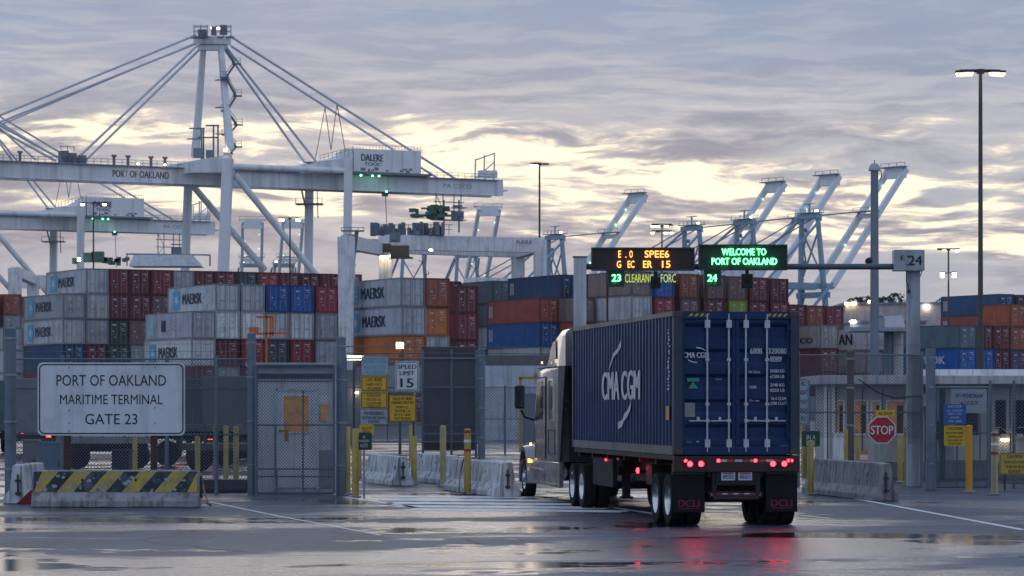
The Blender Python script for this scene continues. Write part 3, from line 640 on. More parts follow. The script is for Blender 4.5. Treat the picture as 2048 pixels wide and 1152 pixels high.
# ------------------------------------------------------------------ blue cranes with raised booms
def raised_crane():
    t = thing('raised_boom_crane', 'x', 'crane')
    # local x = towards the water; legs at x=0 (waterside) and x=-30
    for x in (0, -30):
        for y in (-9, 9):
            if x == 0: MB().bar((0, y, 0), (-3.5, y * .45, 67), 1.8, 1.8, 1.2, 1.2).build('leg', craneB, t)
            else: MB().bar((x, y, 0), (x, y, 45), 1.8).build('leg', craneB, t)
    m = MB()
    for y in (-9, 9): m.bar((-31, y, 16), (1, y, 16), 1.0, 1.6); m.bar((-30, y, 45), (-3, y * .6, 66), .7); m.bar((-30, y, 17), (-1, y, 44), .8)
    m.bar((0, -9, 16), (0, 9, 16), 1.4, 2.2); m.bar((-30, -9, 16), (-30, 9, 16), 1.4, 2.2); m.bar((-30, -9, 44), (-30, 9, 44), 1.2, 1.9); m.bar((-1.8, -8, 40), (-1.8, 8, 40), 1.2, 2.0)
    m.bar((-1.8, -7.4, 42), (-3.2, 4.6, 63), .5); m.bar((-1.8, 7.4, 42), (-3.2, -4.6, 63), .5); m.build('portal_frame', craneB, t)
    m = MB(); m.bar((-3.5, -5, 67), (-3.5, 5, 67), 2.4, 1.6); m.box((-3.5, 0, 68.2), (4, 11, .25))
    for y in (-5, -2.5, 0, 2.5, 5): m.box((-5.3, y, 69), (.15, .15, 1.4)); m.box((-1.7, y, 69), (.15, .15, 1.4))
    m.box((-1.7, 0, 69.6), (.12, 10, .12)); m.box((-5.3, 0, 69.6), (.12, 10, .12)); m.bar((-3.5, 0, 68), (-3.5, 0, 71.5), .5); m.box((-3.5, 0, 71.3), (1.2, 5, .25)); m.build('apex_platform', craneB, t)
    for y in (-4.4, 4.4): MB().bar((-52, y, 43), (3, y, 43), 1.2, 2.0).build('girder', craneB, t)
    m = MB(); m.box((-36, 0, 47.5), (14, 9, 6)); m.build('machinery_house', craneM, t)
    al = R(50); d = Vector((math.cos(al), 0, math.sin(al))); o = Vector((3, 0, 43)); Lb = 55
    b = MB()
    for y in (-4.4, 4.4): b.bar(o + Vector((0, y, 0)), o + Vector((0, y, 0)) + d * Lb, 1.25, 2.1)
    b.bar(o + d * 53.5 + Vector((0, -4.4, 0)), o + d * 53.5 + Vector((0, 4.4, 0)), 2.2, 4.2); b.bar(o + d * 33 + Vector((0, -4.4, 0)), o + d * 33 + Vector((0, 4.4, 0)), 1.6, 1.6)
    bm_ = b.build('boom', mat('boom_paint', (.84, .86, .87), .5, 0, .3, .1), t)
    m = MB(); n = Vector((-math.sin(al), 0, math.cos(al)))
    for k in (33, 54):
        m.box(o + d * k + n * 2.2, (3, 12, .3))
        for y in (-6, -2, 2, 6): m.box(o + d * k + n * 2.2 + Vector((0, y, .8)), (.15, .15, 1.5))
        m.box(o + d * k + n * 2.2 + Vector((0, 0, 1.5)), (.15, 12, .15))
    m.build('boom_walkway', craneD, bm_)
    for y in (-4, 4): MB().tube((-3.5, y, 67), o + d * 34 + Vector((0, y, 0)) + n * 1.5, .16, n=4).build('stay_cable', cableM, t)
    for y in (-4, 4): MB().tube((-3.5, y, 67), (-50, y, 45), .22, n=4).build('stay_cable', cableM, t)
    m = MB()
    for k in range(9):
        z = 18 + k * 5.5; y = 6.6 + (1.0 if k % 2 else -.6) - k * .35; m.box((-1.5 - k * .1, y, z), (1.5, 2.2, .2)); m.box((-1.5, y + 1, z + .6), (1.4, .1, 1.2))
        if k: m.bar((-1.5, yy, z - 5.5), (-1.5, y, z), .7, .2)
        yy = y
    m.build('staircase', craneD, t)
    for k, y in ((44, -4.4), (36, -4.4), (26, -4.4), (40, 4.4), (48, 4.4), (20, 4.4)): MB().box(o + d * k + Vector((0, y * .72, 0)) - n * .6, (.6, .3, .6)).build('floodlight', mat('pale_green_lamp', (.5, 1, .75), .4, emit=1.3), bm_)
    MB().box((-3.5, -3.5, 68.8), (.8, .8, .5)).build('floodlight', warm, t)
    return t
rc0 = raised_crane(); kidmap()
G3 = 'blue cranes with raised booms'
first = True
def put_rc(px_tip, d, phi, label, z0=0.0, s_=1.0):
    global first
    o = rc0 if first else copy_tree(rc0, None, KIDS); first = False
    ph = R(phi); u = (3 + 55 * math.cos(R(50))) * s_; tip = at(px_tip, 400, d)
    o.location = (tip.x - u * math.cos(ph), d - u * math.sin(ph) * 0, YB + z0); o.rotation_euler = (0, 0, ph); o.scale = (s_,) * 3
    tag(o, label, 'crane', G3); return o
put_rc(1283, 1190, 37, 'blue crane with raised boom rising just above the amber board')
put_rc(1565, 1130, 37, 'blue crane with raised boom directly above the green board')
put_rc(1676, 1095, 37, 'blue crane with raised boom right of the green board, second from the tall grey pole')
put_rc(1812, 1060, 37, 'blue crane with tallest raised boom crossing behind the tall grey pole')
put_rc(519, 1420, -84, 'pale blue crane with upright boom left of the double arm lamp mast')
put_rc(598, 1420, -80, 'pale blue crane with upright boom directly behind the double arm lamp mast')
put_rc(980, 1330, -76, 'pale blue crane with upright boom behind the white yard crane beam')
oc_ = put_rc(868, 1270, -78, 'blue crane A-frame with no raised boom, seen under the white yard crane beam')
for ch in [q for q in bpy.data.objects if q.parent == oc_ and q.name.split('.')[0] in ('boom', 'stay_cable')]:
    for g_ in [q for q in bpy.data.objects if q.parent == ch]: bpy.data.objects.remove(g_)
    bpy.data.objects.remove(ch)
# ------------------------------------------------------------------ rubber-tyred yard cranes
def yard_crane(label, LN, LF, RN, RF, ztop, lnd, ground=YB):
    O = Vector((LF.x, LF.y, ground)); t = thing('yard_crane', label, 'crane', O); t['group'] = 'white yard cranes'
    for p, w_ in ((LN, 1.6), (LF, 1.5), (RN, 1.5), (RF, 1.6)):
        m = MB(O); zt_ = ztop - .2 - (lnd if p is LN else 0); m.bar((p.x, p.y, ground + 1.2), (p.x, p.y, zt_), w_ * .72, w_ * .9, w_, w_); m.build('leg', white, t)
    def beam(p, q, hh, name='girder', w_=1.1, dz=0, dp=0): MB(O).bar((p.x, p.y, ztop - hh / 2 + dz - dp), (q.x, q.y, ztop - hh / 2 + dz - (1.0 if dp else 0)), w_, hh).build(name, white, t)
    beam(LF, RN + (RN - LF) * .02, 1.6); beam(LF + EV * 8, RF + (RF - LF) * .02 , 1.5); beam(LN, LF, 1.3, 'end_beam', 1.0, 0, lnd); beam(RN, RF, 1.5, 'end_beam', .9, -.05)
    for p in (LN, LF, RN, RF):
        for dx in (-1.3, 1.3): MB(O).tube((p.x + dx, p.y, ground + .75), (p.x + dx, p.y + .5, ground + .75), .75, n=16).build('wheel', rubber, t)
    MB(O).bar((LN.x, LN.y, ground + 1.3), (LF.x, LF.y, ground + 1.3), 1, 1).bar((RN.x, RN.y, ground + 1.3), (RF.x, RF.y, ground + 1.3), 1, 1).build('sill_beam', white, t)
    return t, O
def flat(px, d): return Vector(((px - CX) / F * d, d, 0))
rtg, O1 = yard_crane('white rubber tyred yard crane straddling the stacks with brown operator cab', flat(693, 284), flat(771, 332), flat(1080, 338), flat(1036, 351), 20.9, 2.7)
zt = 20.95
m = MB(O1); rnd = random.Random(3)
for k in range(70):
    q = flat(rnd.uniform(745, 890), 334); h_ = rnd.uniform(.4, 1.5); m.box((q.x, q.y + rnd.uniform(-1, 1), zt + h_ / 2), (rnd.uniform(.12, .6), 1, h_))
for px in range(745, 905, 9): q = flat(px, 333); m.bar((q.x, q.y, zt), (q.x, q.y, zt + 1.1), .07)
q0, q1 = flat(742, 333), flat(905, 333); m.bar((q0.x, q0.y, zt + 1.1), (q1.x, q1.y, zt + 1.1), .07); m.bar((q0.x, q0.y, zt + .6), (q1.x, q1.y, zt + .6), .07)
m.build('trolley', craneD, rtg)
m = MB(O1)
for k in range(46): px = rnd.choice((rnd.uniform(820, 892), rnd.uniform(855, 892))); m.box(at(px, rnd.uniform(414, 438) if px > 850 else rnd.uniform(418, 434), 334 + rnd.uniform(-.8, .8)), (rnd.uniform(.2, 1.0), .5, rnd.uniform(.15, .6)))
m.bar(at(820, 431, 334), at(925, 431, 334), .25)
m.build('spreader_motor', greenM, rtg)
m = MB(O1)
for px in (888, 918): m.bar(at(px, 400, 334), at(px, 465, 334), .18)
m.bar(at(880, 432, 334), at(925, 432, 334), .9, .14); m.bar(at(905, 412, 334), at(925, 412, 334), .9, .14); m.build('mast_frame', craneD, rtg)
m = MB(O1); m.box(at(800, 503, 322), (1.9, 1.6, 1.2)); m.box(at(772, 496, 322), (1.0, 1.2, .9)); m.bar(at(760, 494, 322), at(825, 516, 322), .12); m.box(at(802, 516, 322), (2.5, 1.6, .12)); m.build('operator_cab', mat('cab_brown', (.16, .10, .07), .6), rtg)
m = MB(O1); m.bar(at(683, 462, 284), at(728, 462, 284), .8, .12)
for px in (683, 700, 716, 728): m.bar(at(px, 462, 284), at(px, 455, 284), .06)
m.bar(at(683, 455, 284), at(728, 455, 284), .06); m.bar(at(702, 560, 284), at(714, 460, 284), .35, .12)
for k in range(6): m.bar(at(694, 470 + k * 30, 284.2), at(712, 470 + k * 30, 284.2), .6, .08)
m.build('access_ladder', craneD, rtg)
MB(O1).box(at(770, 514, 330.2), (1.1, .3, .35)).build('floodlight', warm, rtg); MB(O1).box(at(862, 500, 322), (.34, .3, .14)).build('floodlight', white_l, rtg)
m = MB(O1); q = at(1048, 484, 336.2); lettering(m, 'ALASKA', q, 1.9, .42, right=(math.cos(.4), math.sin(.4), 0)); m.build('lettering', logot, rtg)
m = MB(O1); lettering(m, 'A', at(1035, 520, 350.8), .7, 1.0); m.build('lettering', logot, rtg)
m = MB(O1); m.box(at(790, 475, 329), (1.1, .8, 1.0)); m.box(at(788, 475, 328.5), (.7, .1, .6)); m.build('electrical_cabinet', craneD, rtg)
rt2, O2 = yard_crane('farther white yard crane behind the left stacks with green machinery and tarpaulin', flat(30, 400), flat(66, 425), flat(405, 440), flat(385, 450), 20.6, 0)
m = MB(O2)
for px, py, sx, sz in ((178, 515, 1.4, 1.3), (196, 514, 1.6, 1.5), (150, 522, .6, .8)): m.box(at(px, py, 430), (sx, 1.5, sz))
for k in range(16): m.box(at(random.uniform(205, 256), random.uniform(517, 528), 431), (.5, 1, .5))
m.build('trolley', greenM, rt2)
m = MB(O2); a, b = at(258, 532, 428), at(400, 532, 428); m.loft([[a, a + Vector((0, 6, 0)), a + Vector((.5, 4.5, 1.6)), a + Vector((.5, 1, 1.6))], [b, b + Vector((0, 6, 0)), b + Vector((-1.3, 4.5, 1.6)), b + Vector((-1.3, 1, 1.6))]]); m.build('tarpaulin', mat('tarpaulin', (.55, .58, .60), .7, dirt=.5, bump=.3), rt2)
m = MB(O2); m.bar(at(252, 508, 430), at(420, 510, 430), .2); m.bar(at(420, 510, 430), at(420, 532, 430), .2); m.bar(at(254, 508, 430), at(254, 532, 430), .16); m.build('pipe_frame', craneD, rt2)
MB(O2).box(at(158, 519, 427), (.4, .3, .4)).build('floodlight', white_l, rt2); MB(O2).box(at(75, 553, 427), (1.0, .3, .35)).build('floodlight', warm, rt2)
# ------------------------------------------------------------------ lamp masts
def lamp_mast(label, px, d, ytop, r0, r1, heads, arms, ground=YB, lampm=white_l, sz=.55, pm=None):
    p = flat(px, d); p.z = ground; t = thing('lamp_mast', label, 'lamp mast', p, group='tall lamp masts'); z = at(px, ytop, d).z
    MB(p).tube(p, (p.x, p.y, z), r0, r1, 12).build('pole', pm or mat('mast_steel', (.09, .085, .075), .5, .4, .3, 1), t, smooth=True)
    m = MB(p)
    for dx0, dx1, dz in arms: m.bar((p.x + dx0, p.y, z + dz), (p.x + dx1, p.y, z + dz), .12)
    m.tube((p.x, p.y, z - .15), (p.x, p.y, z + .15), r1 * 2.2, n=10); m.build('cross_arm', dkst, t)
    for dx, dy, dz, on in heads:
        h_ = MB(p).box((p.x + dx, p.y + dy, z + dz), (sz * 1.3, sz * .9, sz * .32)).build('lamp_head', dkst, t)
        if on: MB(p).prism([(-sz * .6, 0), (sz * .6, 0), (sz * .42, -sz * .42), (-sz * .42, -sz * .42)], (p.x + dx, p.y + dy - sz * .4, z + dz - sz * .17), (1, 0, 0), (0, 0, 1), (0, sz * .8, 0)).build('lens', lampm, h_)
    return t
lamp_mast('tallest dark lamp mast with ring of lit lamps at right', 1961, 200, 143, .20, .12, [(-1.30, 0, -.02, 1), (-.85, -.6, -.05, 1), (-.95, .6, .1, 1), (1.30, 0, -.02, 1), (.85, -.6, -.05, 1), (.95, .6, .1, 1)], [(-1.3, 1.3, 0), (-.9, .9, .08)], 0.3, mat('lamp_glow', (1, .82, .40), .4, emit=2.0), .5)
lamp_mast('dark lamp mast standing behind the white yard crane beam', 1079, 348, 328, .16, .10, [(-.75, 0, 0, 1), (.7, 0, 0, 0), (-.4, .3, .1, 1)], [(-.8, .8, 0)], YB, warm)
lamp_mast('double arm lamp mast between the big crane\'s diagonal braces', 580, 420, 437, .17, .10, [(-1.15, 0, 0, 1), (1.1, 0, 0, 1)], [(-1.2, 1.2, .1)], YB, mat('lime_lamp', (1, .95, .40), .4, emit=10), .6)
lamp_mast('lamp mast in front of the farther crane\'s machinery house at left', 187, 420, 407, .15, .10, [(-1.5, 0, 0, 1), (1.5, 0, 0, 1), (.6, 0, 0, 0)], [(-1.6, 1.6, .1)], YB, white_l, .45)
lamp_mast('lamp mast with two tiers of floodlights above the amber board', 1324, 400, 452, .15, .10, [(-1.2, 0, .1, 1), (-.6, 0, .1, 1), (.6, 0, .1, 1), (1.2, 0, .1, 0), (-1.25, 0, -.75, 1), (-.5, 0, -.75, 0), (.5, 0, -.75, 1), (1.25, 0, -.75, 1)], [(-1.3, 1.3, .25), (-1.3, 1.3, -.6)], YB, warm, .45)
lamp_mast('lamp mast with a flat crossbar beside the navy boxes at right', 1897, 380, 499, .15, .10, [(1.1, 0, -.02, 1), (-1.1, 0, -.02, 0), (-.75, 0, -2.8, 1), (-.75, 0, -3.2, 1), (.7, 0, -2.8, 1), (.7, 0, -3.2, 1)], [(-1.4, 1.4, .1), (-.8, .8, -2.9)], YB, white_l, .42)
# ------------------------------------------------------------------ far shore: low terminal buildings, trees, lights
def far_box(name, label, px0, px1, ytop, d, m_, dep=20, cat='building', bands=True):
    a, b = at(px0, ytop, d), at(px1, ytop, d); p = Vector(((a.x + b.x) / 2, d, YB)); t = thing(name, label, cat, p, group='far terminal buildings')
    wd = b.x - a.x; MB().box((0, dep / 2, (a.z - YB) / 2), (wd, dep, a.z - YB)).build('wall', m_, t)
    MB().box((0, dep / 2, a.z - YB + .2), (wd + .6, dep + .6, .4)).build('roof', craneD, t)
    if bands:
        m = MB(); k = 0; x = -wd / 2 + 1.2
        while x < wd / 2 - 1.5: m.box((x, -.03, (a.z - YB) * .62), (1.2, .06, 1.3)); x += 2.6
        m.build('window', glass, t)
    rnd = random.Random(px0); m = None
    for k in range(int(wd / 5) + 1): MB().box((rnd.uniform(-.48, .48) * wd, -.5, a.z - YB - rnd.uniform(-.7, .5)), (.8, .4, .45)).build('wall_lamp', warm if rnd.random() < .8 else white_l, t)
    return t
far_box('warehouse', 'long pinkish warehouse with a row of warm lamps along its roof edge', 1690, 1895, 609, 560, mat('pinkish_wall', (.52, .44, .44), .8, streak=.4))
far_box('warehouse', 'low grey warehouse in front of the pinkish one', 1700, 1850, 646, 520, mat('grey_wall', (.32, .37, .42), .8, streak=.4), bands=False)
far_box('warehouse', 'dim cream warehouse behind the tall gantry pillar', 1600, 1760, 640, 640, cream)
far_box('office_block', 'small pale office block beside the navy boxes at right', 1848, 1900, 622, 600, mat('pale_wall', (.45, .43, .44), .8))
leafm = mat('tree_leaves', (.035, .055, .04), .8, 0, .6, .6)
def far_tree(label, px, ytop, d, rad):
    p = flat(px, d); p.z = YB; top = at(px, ytop, d).z; t = thing('tree', label, 'tree', p, group='trees on the far shore'); hgt = top - YB
    MB().tube((0, 0, 0), (0, 0, hgt * .75), .35, .15, 7).build('trunk', wood, t)
    m = MB(); rnd = random.Random(px)
    for k in range(300):
        th = rnd.uniform(0, 6.28); ph = rnd.uniform(-1, 1); r = rad * (.35 + .65 * rnd.random() ** .5) * (1 + .55 * math.sin(3 * th + px) * math.sin(5 * ph + px))
        c = Vector((r * math.cos(th) * math.sqrt(1 - ph * ph), r * math.sin(th) * math.sqrt(1 - ph * ph), hgt - rad * .85 + ph * rad * .8)); s_ = rnd.uniform(.14, .45)
        u = Vector((rnd.gauss(0, 1), rnd.gauss(0, 1), rnd.gauss(0, 1))).normalized(); v = u.orthogonal().normalized(); q = u.cross(v)
        m.add([c - v * s_ - q * s_ * .6, c + v * s_ - q * s_ * .5, c + v * s_ * .7 + q * s_ * .6, c - v * s_ * .8 + q * s_ * .5], [(0, 1, 2, 3)])
    m.build('crown', leafm, t)
for i, (px, yt_, d, r, lb) in enumerate([(1716, 594, 640, 2.2, 'round dark tree left of the tall grey pole'), (1738, 592, 640, 2.6, 'bushy dark tree just left of the tall grey pole'), (1768, 594, 650, 2.6, 'dark tree just right of the tall grey pole'), (1790, 586, 640, 3.2, 'largest dark tree between the grey pole and the gantry pillar'), (1884, 598, 640, 2.6, 'dark tree right of the gantry pillar')]): far_tree(lb, px, yt_, d, r)
# ------------------------------------------------------------------ jersey barriers
def jersey(label, p0, p1, m_, hh=.86, stripes=False, wd=.6):
    """p0, p1: ends on the ground"""
    d = (p1 - p0); L_ = d.length; rz = math.atan2(d.y, d.x); t = thing('concrete_barrier', label, 'barrier', p0, rz, 'concrete traffic barriers')
    q = wd / .6; prof = [(-.30 * q, .008), (-.30 * q, .14), (-.175 * q, .34), (-.11 * q, hh - .02), (-.085 * q, hh), (.085 * q, hh), (.11 * q, hh - .02), (.175 * q, .34), (.30 * q, .14), (.30 * q, .008)]
    m = MB(); n = 14; rings = []; rnd = random.Random(int(p0.x * 100))
    for k in range(n + 1):
        x = L_ * k / n; e = .03 if k in (0, n) else 0
        rings.append([Vector((x, a * (1 - e) + rnd.uniform(-.006, .006), b - (e * .5 if b > .5 else 0) + rnd.uniform(-.006, .006))) for a, b in prof])
    m.loft(rings); m.build('barrier_body', m_, t, bevel=.015)
    m = MB(); 
    for x in (L_ * .22, L_ * .78): m.box((x, 0, .028), (.5, .5, .056))
    m.build('foot', m_, t)
    m = MB(); m.box((L_ - .002 + .03, 0, .45), (.05, .035, .5)); m.box((L_ + .03, 0, .55), (.06, .12, .05)); m.box((L_ + .03, 0, .25), (.06, .12, .05)); m.build('connector', dkst, t)
    m = MB()
    for x in (L_ * .3, L_ * .62): m.box((x, -.138, .60), (.05, .02, .09))
    m.build('lifting_slot', black, t)
    if not stripes:
        rnd2 = random.Random(int(p0.y * 50)); m = MB(); kz = (.175 - .11) * q / (hh - .36)
        for k in range(16):      # scrapes and chipped spots on the traffic face
            x, z = rnd2.uniform(.15, L_ - .25), rnd2.uniform(.40, hh - .10); l_, h_ = rnd2.uniform(.03, .16), rnd2.uniform(.012, .05)
            f = lambda xx, zz: Vector((xx, -(.175 * q - (zz - .34) * kz) - .008, zz))
            m.add([f(x, z), f(x + l_, z + rnd2.uniform(-.02, .02)), f(x + l_ * .8, z + h_), f(x + l_ * .2, z + h_ * 1.2)], [(0, 1, 2, 3)])
        m.build('scrape', mat('dark_scrape', (.06, .06, .065), .85, dirt=.5), t)
    if stripes:
        # paint band on the upper face, diagonal yellow and black
        def face(x, z, off=.006): k = (z - .34) / (hh - .02 - .34); return Vector((x, -(.175 + (.11 - .175) * k) * q - off, z))
        z0, z1 = .345, hh - .03
        m = MB(); m.add([face(.04, z0, .004), face(L_ - .04, z0, .004), face(L_ - .04, z1, .004), face(.04, z1, .004)], [(0, 1, 2, 3)]); m.build('stripe_band', mat('black_band', (.014, .02, .035), .6, 0, .5, 3, dcol=(.20, .22, .25), rust=0), t)
        m = MB(); pw = .74
        for k in range(6):
            x = .10 + k * pw; s_ = .40
            def cl(v): return max(.045, min(L_ - .045, v))
            m.add([face(cl(x - .28), z0), face(cl(x + .10), z0), face(cl(x + .10 + s_), z1), face(cl(x - .28 + s_), z1)], [(0, 1, 2, 3)])
        m.build('stripe', mat('worn_yellow', (.48, .36, .05), .6, 0, .7, 3.5, dcol=(.16, .16, .16)), t)
        rnd = random.Random(5); m = MB()
        for k in range(46):
            x, z = rnd.uniform(.1, L_ - .2), rnd.uniform(z0 - .02, z1 - .03); n_ = 7; r = rnd.uniform(.015, .07); m.add([face(x + r * math.cos(i * .9) * rnd.uniform(.5, 1.3), min(z1, z + r * math.sin(i * .9) * rnd.uniform(.4, 1)), .009) for i in range(n_)], [tuple(range(n_))])
        m.build('chipped_paint', mat('bare_concrete', (.36, .37, .39), .85, dirt=.5, dscale=4), t)
    return t
jersey('striped concrete barrier in yellow and black below the port gate sign', gnd(66, 1014), gnd(400, 1014), conc, .84, True)
t = jersey('chipped white concrete barrier seen end-on at the far left', gnd(36, 1008) + Vector((0, 3.2, 0)), gnd(36, 1008), concw, .92, wd=.72)
jersey('short white concrete barrier nearest the yellow post with the green sign', gnd(745, 964), gnd(806, 972), concw, .86, wd=.7)
jersey('white concrete barrier in the middle behind two yellow bollards', gnd(830, 961), gnd(912, 970), concw, .86)
jersey('white concrete barrier closest to the truck\'s front wheel', gnd(912, 980), gnd(1015, 994), concw, .88, wd=.74)
jersey('grey concrete barrier right of the truck in front of the stop sign', gnd(1626, 986), gnd(1772, 1002), conc, .92, wd=.66)
m = MB(); pts = [gnd(402, 985) + Vector((0, 0, .5)), gnd(408, 998) + Vector((0, 0, .22)), gnd(416, 1008) + Vector((0, 0, .03)), gnd(420, 1012) + Vector((.02, 0, .02))]; m.path(pts, .022)
tag(m.build('strap', mat('rust_strap', (.20, .05, .03), .7)), 'rusty red strap hanging off the right end of the striped barrier', 'strap')
m = MB(); m.loft([[gnd(52, 1009) + Vector((x, -.02 - k * .02, z)) for x, z in pr] for k, pr in enumerate(([(-.22, .02), (.16, .02), (.16, .38), (.05, .28)], [(-.20, .02), (.15, .02), (.14, .34), (.04, .24)]))])
tag(m.build('cloth', mat('red_cloth', (.25, .01, .02), .8, bump=.4)), 'crumpled red cloth against the white barrier at the far left', 'cloth')
m = MB(); a = gnd(905, 992); m.path([a + Vector((-.05, 0, .05)), a + Vector((.15, -.1, .03)), gnd(935, 985) + Vector((-.18, -.1, .55)), gnd(935, 985) + Vector((-.10, -.12, .9))], .02); m.path([gnd(935, 985) + Vector((.10, -.12, .7)), gnd(935, 985) + Vector((.15, -.1, .1)), a + Vector((.2, .1, .02))], .02)
tag(m.build('hose', mat('red_hose', (.22, .03, .03), .6)), 'red hose draped from a yellow bollard down to the asphalt', 'hose')
tag(MB().box((gnd(1045, 992)) + Vector((0, 0, .05)), (.55, .4, .10), .1).build('rubber_block', rubber, bevel=.02), 'black rubber block on the asphalt beside the truck\'s front wheel', 'wheel chock')
# ------------------------------------------------------------------ bollards
def bollard(label, px, yb, yt, m_=yel, r=.085, bands=False, d=None, cap=True):
    p = gnd(px, yb) if d is None else flat(px, d); hgt = at(px, yt, p.y).z; t = thing('bollard', label, 'bollard', p, group='yellow bollards')
    m = MB(); m.lathe([(0, 0), (r, 0), (r, hgt - .03), (r * .8, hgt - .008), (0, hgt)], (0, 0, 0), (0, 0, 1), 16); m.build('post', m_, t, smooth=True)
    m = MB(); m.lathe([(0, .006), (r * 1.9, .006), (r * 1.9, .03), (r, .05)], (0, 0, 0), (0, 0, 1), 16); m.build('base_collar', conc, t)
    if bands:
        for k, z in enumerate((hgt - .12, hgt - .36, hgt - .60)[:bands]):
            m = MB(); m.lathe([(r + .003, 0), (r + .003, .07)], (0, 0, z), (0, 0, 1), 16); m.build('reflector_band', white if k % 2 else redm, t)
    return t
yel2 = mat('fresh_yellow', (.66, .33, .02), .45, 0, .25, 2)
yel3 = mat('pale_yellow', (.48, .42, .20), .5, 0, .45, 2.5, streak=.5)
for a in [('yellow bollard closest to the right gate post', 694, 990, 853, yel, .085), ('yellow bollard behind the small green sign', 711, 995, 857, yel, .085), ('yellow bollard under the orange notice beside the speed limit sign', 828, 969, 872, yel, .085), ('pale yellow bollard between the two right concrete barriers', 886, 974, 851, yel3, .09),
          ('bright orange-yellow bollard in front of the right gate', 1938, 985, 850, yel2, .09), ('yellow bollard left of the small dark box sign by the truck', 1607, 955, 850, yel, .08), ('yellow bollard under the small dark box sign by the truck', 1621, 990, 880, yel, .085)]: bollard(*a)
bollard('yellow bollard with reflector bands and a draped red hose', 935, 989, 857, yel, .09, 3)
bollard('pale yellow bollard with reflector bands at the right gate', 1989, 990, 863, yel3, .09, 3)
for px, yt, d, lb in [(395, 872, 92, 'yellow bollard behind the fence right of the gate sign'), (432, 848, 100, 'thin yellow bollard behind the fence, second from the gate sign'), (452, 850, 96, 'yellow bollard behind the fence, third from the gate sign'), (472, 852, 88, 'yellow bollard behind the fence nearest the big gate post'), (270, 872, 96, 'yellow bollard behind the fence under the gate sign'), (232, 884, 120, 'short yellow bollard far behind the gate sign'),
                      (1693, 858, 86, 'yellow bollard beside the brown fence post at the guard booth'), (1715, 870, 95, 'yellow bollard behind the stop sign'), (1800, 870, 93, 'thin yellow bollard right of the stop sign'), (1813, 855, 89, 'yellow bollard next to the gantry pillar')]: bollard(lb, px, 0, yt, yel, .08, d=d)
for px, yt, d, lb in [(822, 850, 118, 'yellow bollard behind the middle white barrier'), (718, 858, 100, 'yellow bollard behind the first white barrier')]: bollard(lb, px, 0, yt, yel, .08, d=d)
# ------------------------------------------------------------------ signs
def rrect(w_, h_, r, n=5):
    out = []
    for cx, cy, a0 in ((w_ / 2 - r, h_ / 2 - r, 0), (-w_ / 2 + r, h_ / 2 - r, 90), (-w_ / 2 + r, -h_ / 2 + r, 180), (w_ / 2 - r, -h_ / 2 + r, 270)):
        out += [(cx + r * math.cos(R(a0 + 90 * i / n)), cy + r * math.sin(R(a0 + 90 * i / n))) for i in range(n + 1)]
    return out
def plate(mb, c, w_, h_, r=.04, th=.012): mb.prism(rrect(w_, h_, r)[::-1], Vector(c), (1, 0, 0), (0, 0, 1), (0, th, 0))
def border(mb, c, w_, h_, r, inset, th):
    a, b = rrect(w_ - 2 * inset, h_ - 2 * inset, r), rrect(w_ - 2 * inset - 2 * th, h_ - 2 * inset - 2 * th, max(.01, r - th)); n = len(a); c = Vector(c)
    mb.add([c + Vector((x, 0, y)) for x, y in a] + [c + Vector((x, 0, y)) for x, y in b], [(i, i + n, (i + 1) % n + n, (i + 1) % n) for i in range(n)])
def sign(name, label, cat, box, d, pm, lines, tm, posts=(), postmat=galv, post_w=.06, brd=None, bold=.02, group=None, base=None, r=.04):
    """box: photo rectangle of the plate; lines: (text, relative width, relative height, relative centre y)"""
    x0, y0, x1, y1 = box; a, b = at(x0, y0, d), at(x1, y1, d); w_, h_ = b.x - a.x, a.z - b.z; c = (a + b) / 2
    o = Vector((c.x, d, 0 if posts else b.z)); t = thing(name, label, cat, o, group=group)
    m = MB(o); plate(m, c, w_, h_, r); pl = m.build('panel', pm, t)
    m = MB(o)
    for s_, rw, rh, ry in lines: lettering(m, s_, c + Vector((0, -.006, (0.5 - ry) * h_)), rw * w_, rh * h_, bold=bold)
    if m.v: m.build('lettering', tm, pl)
    if brd: m = MB(o); border(m, c + Vector((0, -.005, 0)), w_, h_, r, *brd); m.build('border', tm, pl)
    for px in posts: q = at(px, (y0 + y1) / 2, d); MB(o).box((q.x, d + .012 + post_w / 2 + .004, (a.z - .05) / 2), (post_w, post_w, a.z - .05)).build('post', postmat, t)
    return t
t = sign('gate_sign', 'large white port gate sign on two brown posts behind the striped barrier', 'sign', (75, 725, 370, 871), 72, signw, [('PORT OF OAKLAND', .742, .15, .245), ('MARITIME TERMINAL', .695, .13, .505), ('GATE 23', .355, .145, .775)], ink, (134, 307), wood, .15, (.035, .028), .012, r=.12)
m = MB(t.location)
for px, py in ((138, 735), (310, 735), (138, 820), (138, 846), (310, 846), (310, 815), (138, 862)): q = at(px, py, 72); m.tube((q.x, 71.985, q.z), (q.x, 71.998, q.z), .018, n=8)
m.build('bolt', galv, t)
sign('speed_limit_sign', 'white speed limit 15 sign on a post', 'sign', (790, 722, 838, 782), 91, signw, [('SPEED', .80, .14, .19), ('LIMIT', .62, .14, .40), ('15', .56, .30, .73)], ink, (829,), galv, .06, (.02, .022), .02, r=.06)
N3 = 'yellow notice boards at the gates'
sign('notice_board', 'square orange-yellow notice on a post under the speed limit sign', 'notice', (778, 790, 832, 843), 90.6, yels, [('HOLD PLT PERM', .72, .11, .14), ('LINEHAUL ONLY NO', .82, .11, .28), ('PORT LL', .45, .09, .46), ('MOTOR L 8', .55, .09, .60), ('DOT & CASIC', .62, .09, .74), ('MUST BE MADE', .62, .09, .88)], ink, (827,), dkst, .05, (.012, .014), .02, N3)
fs = []
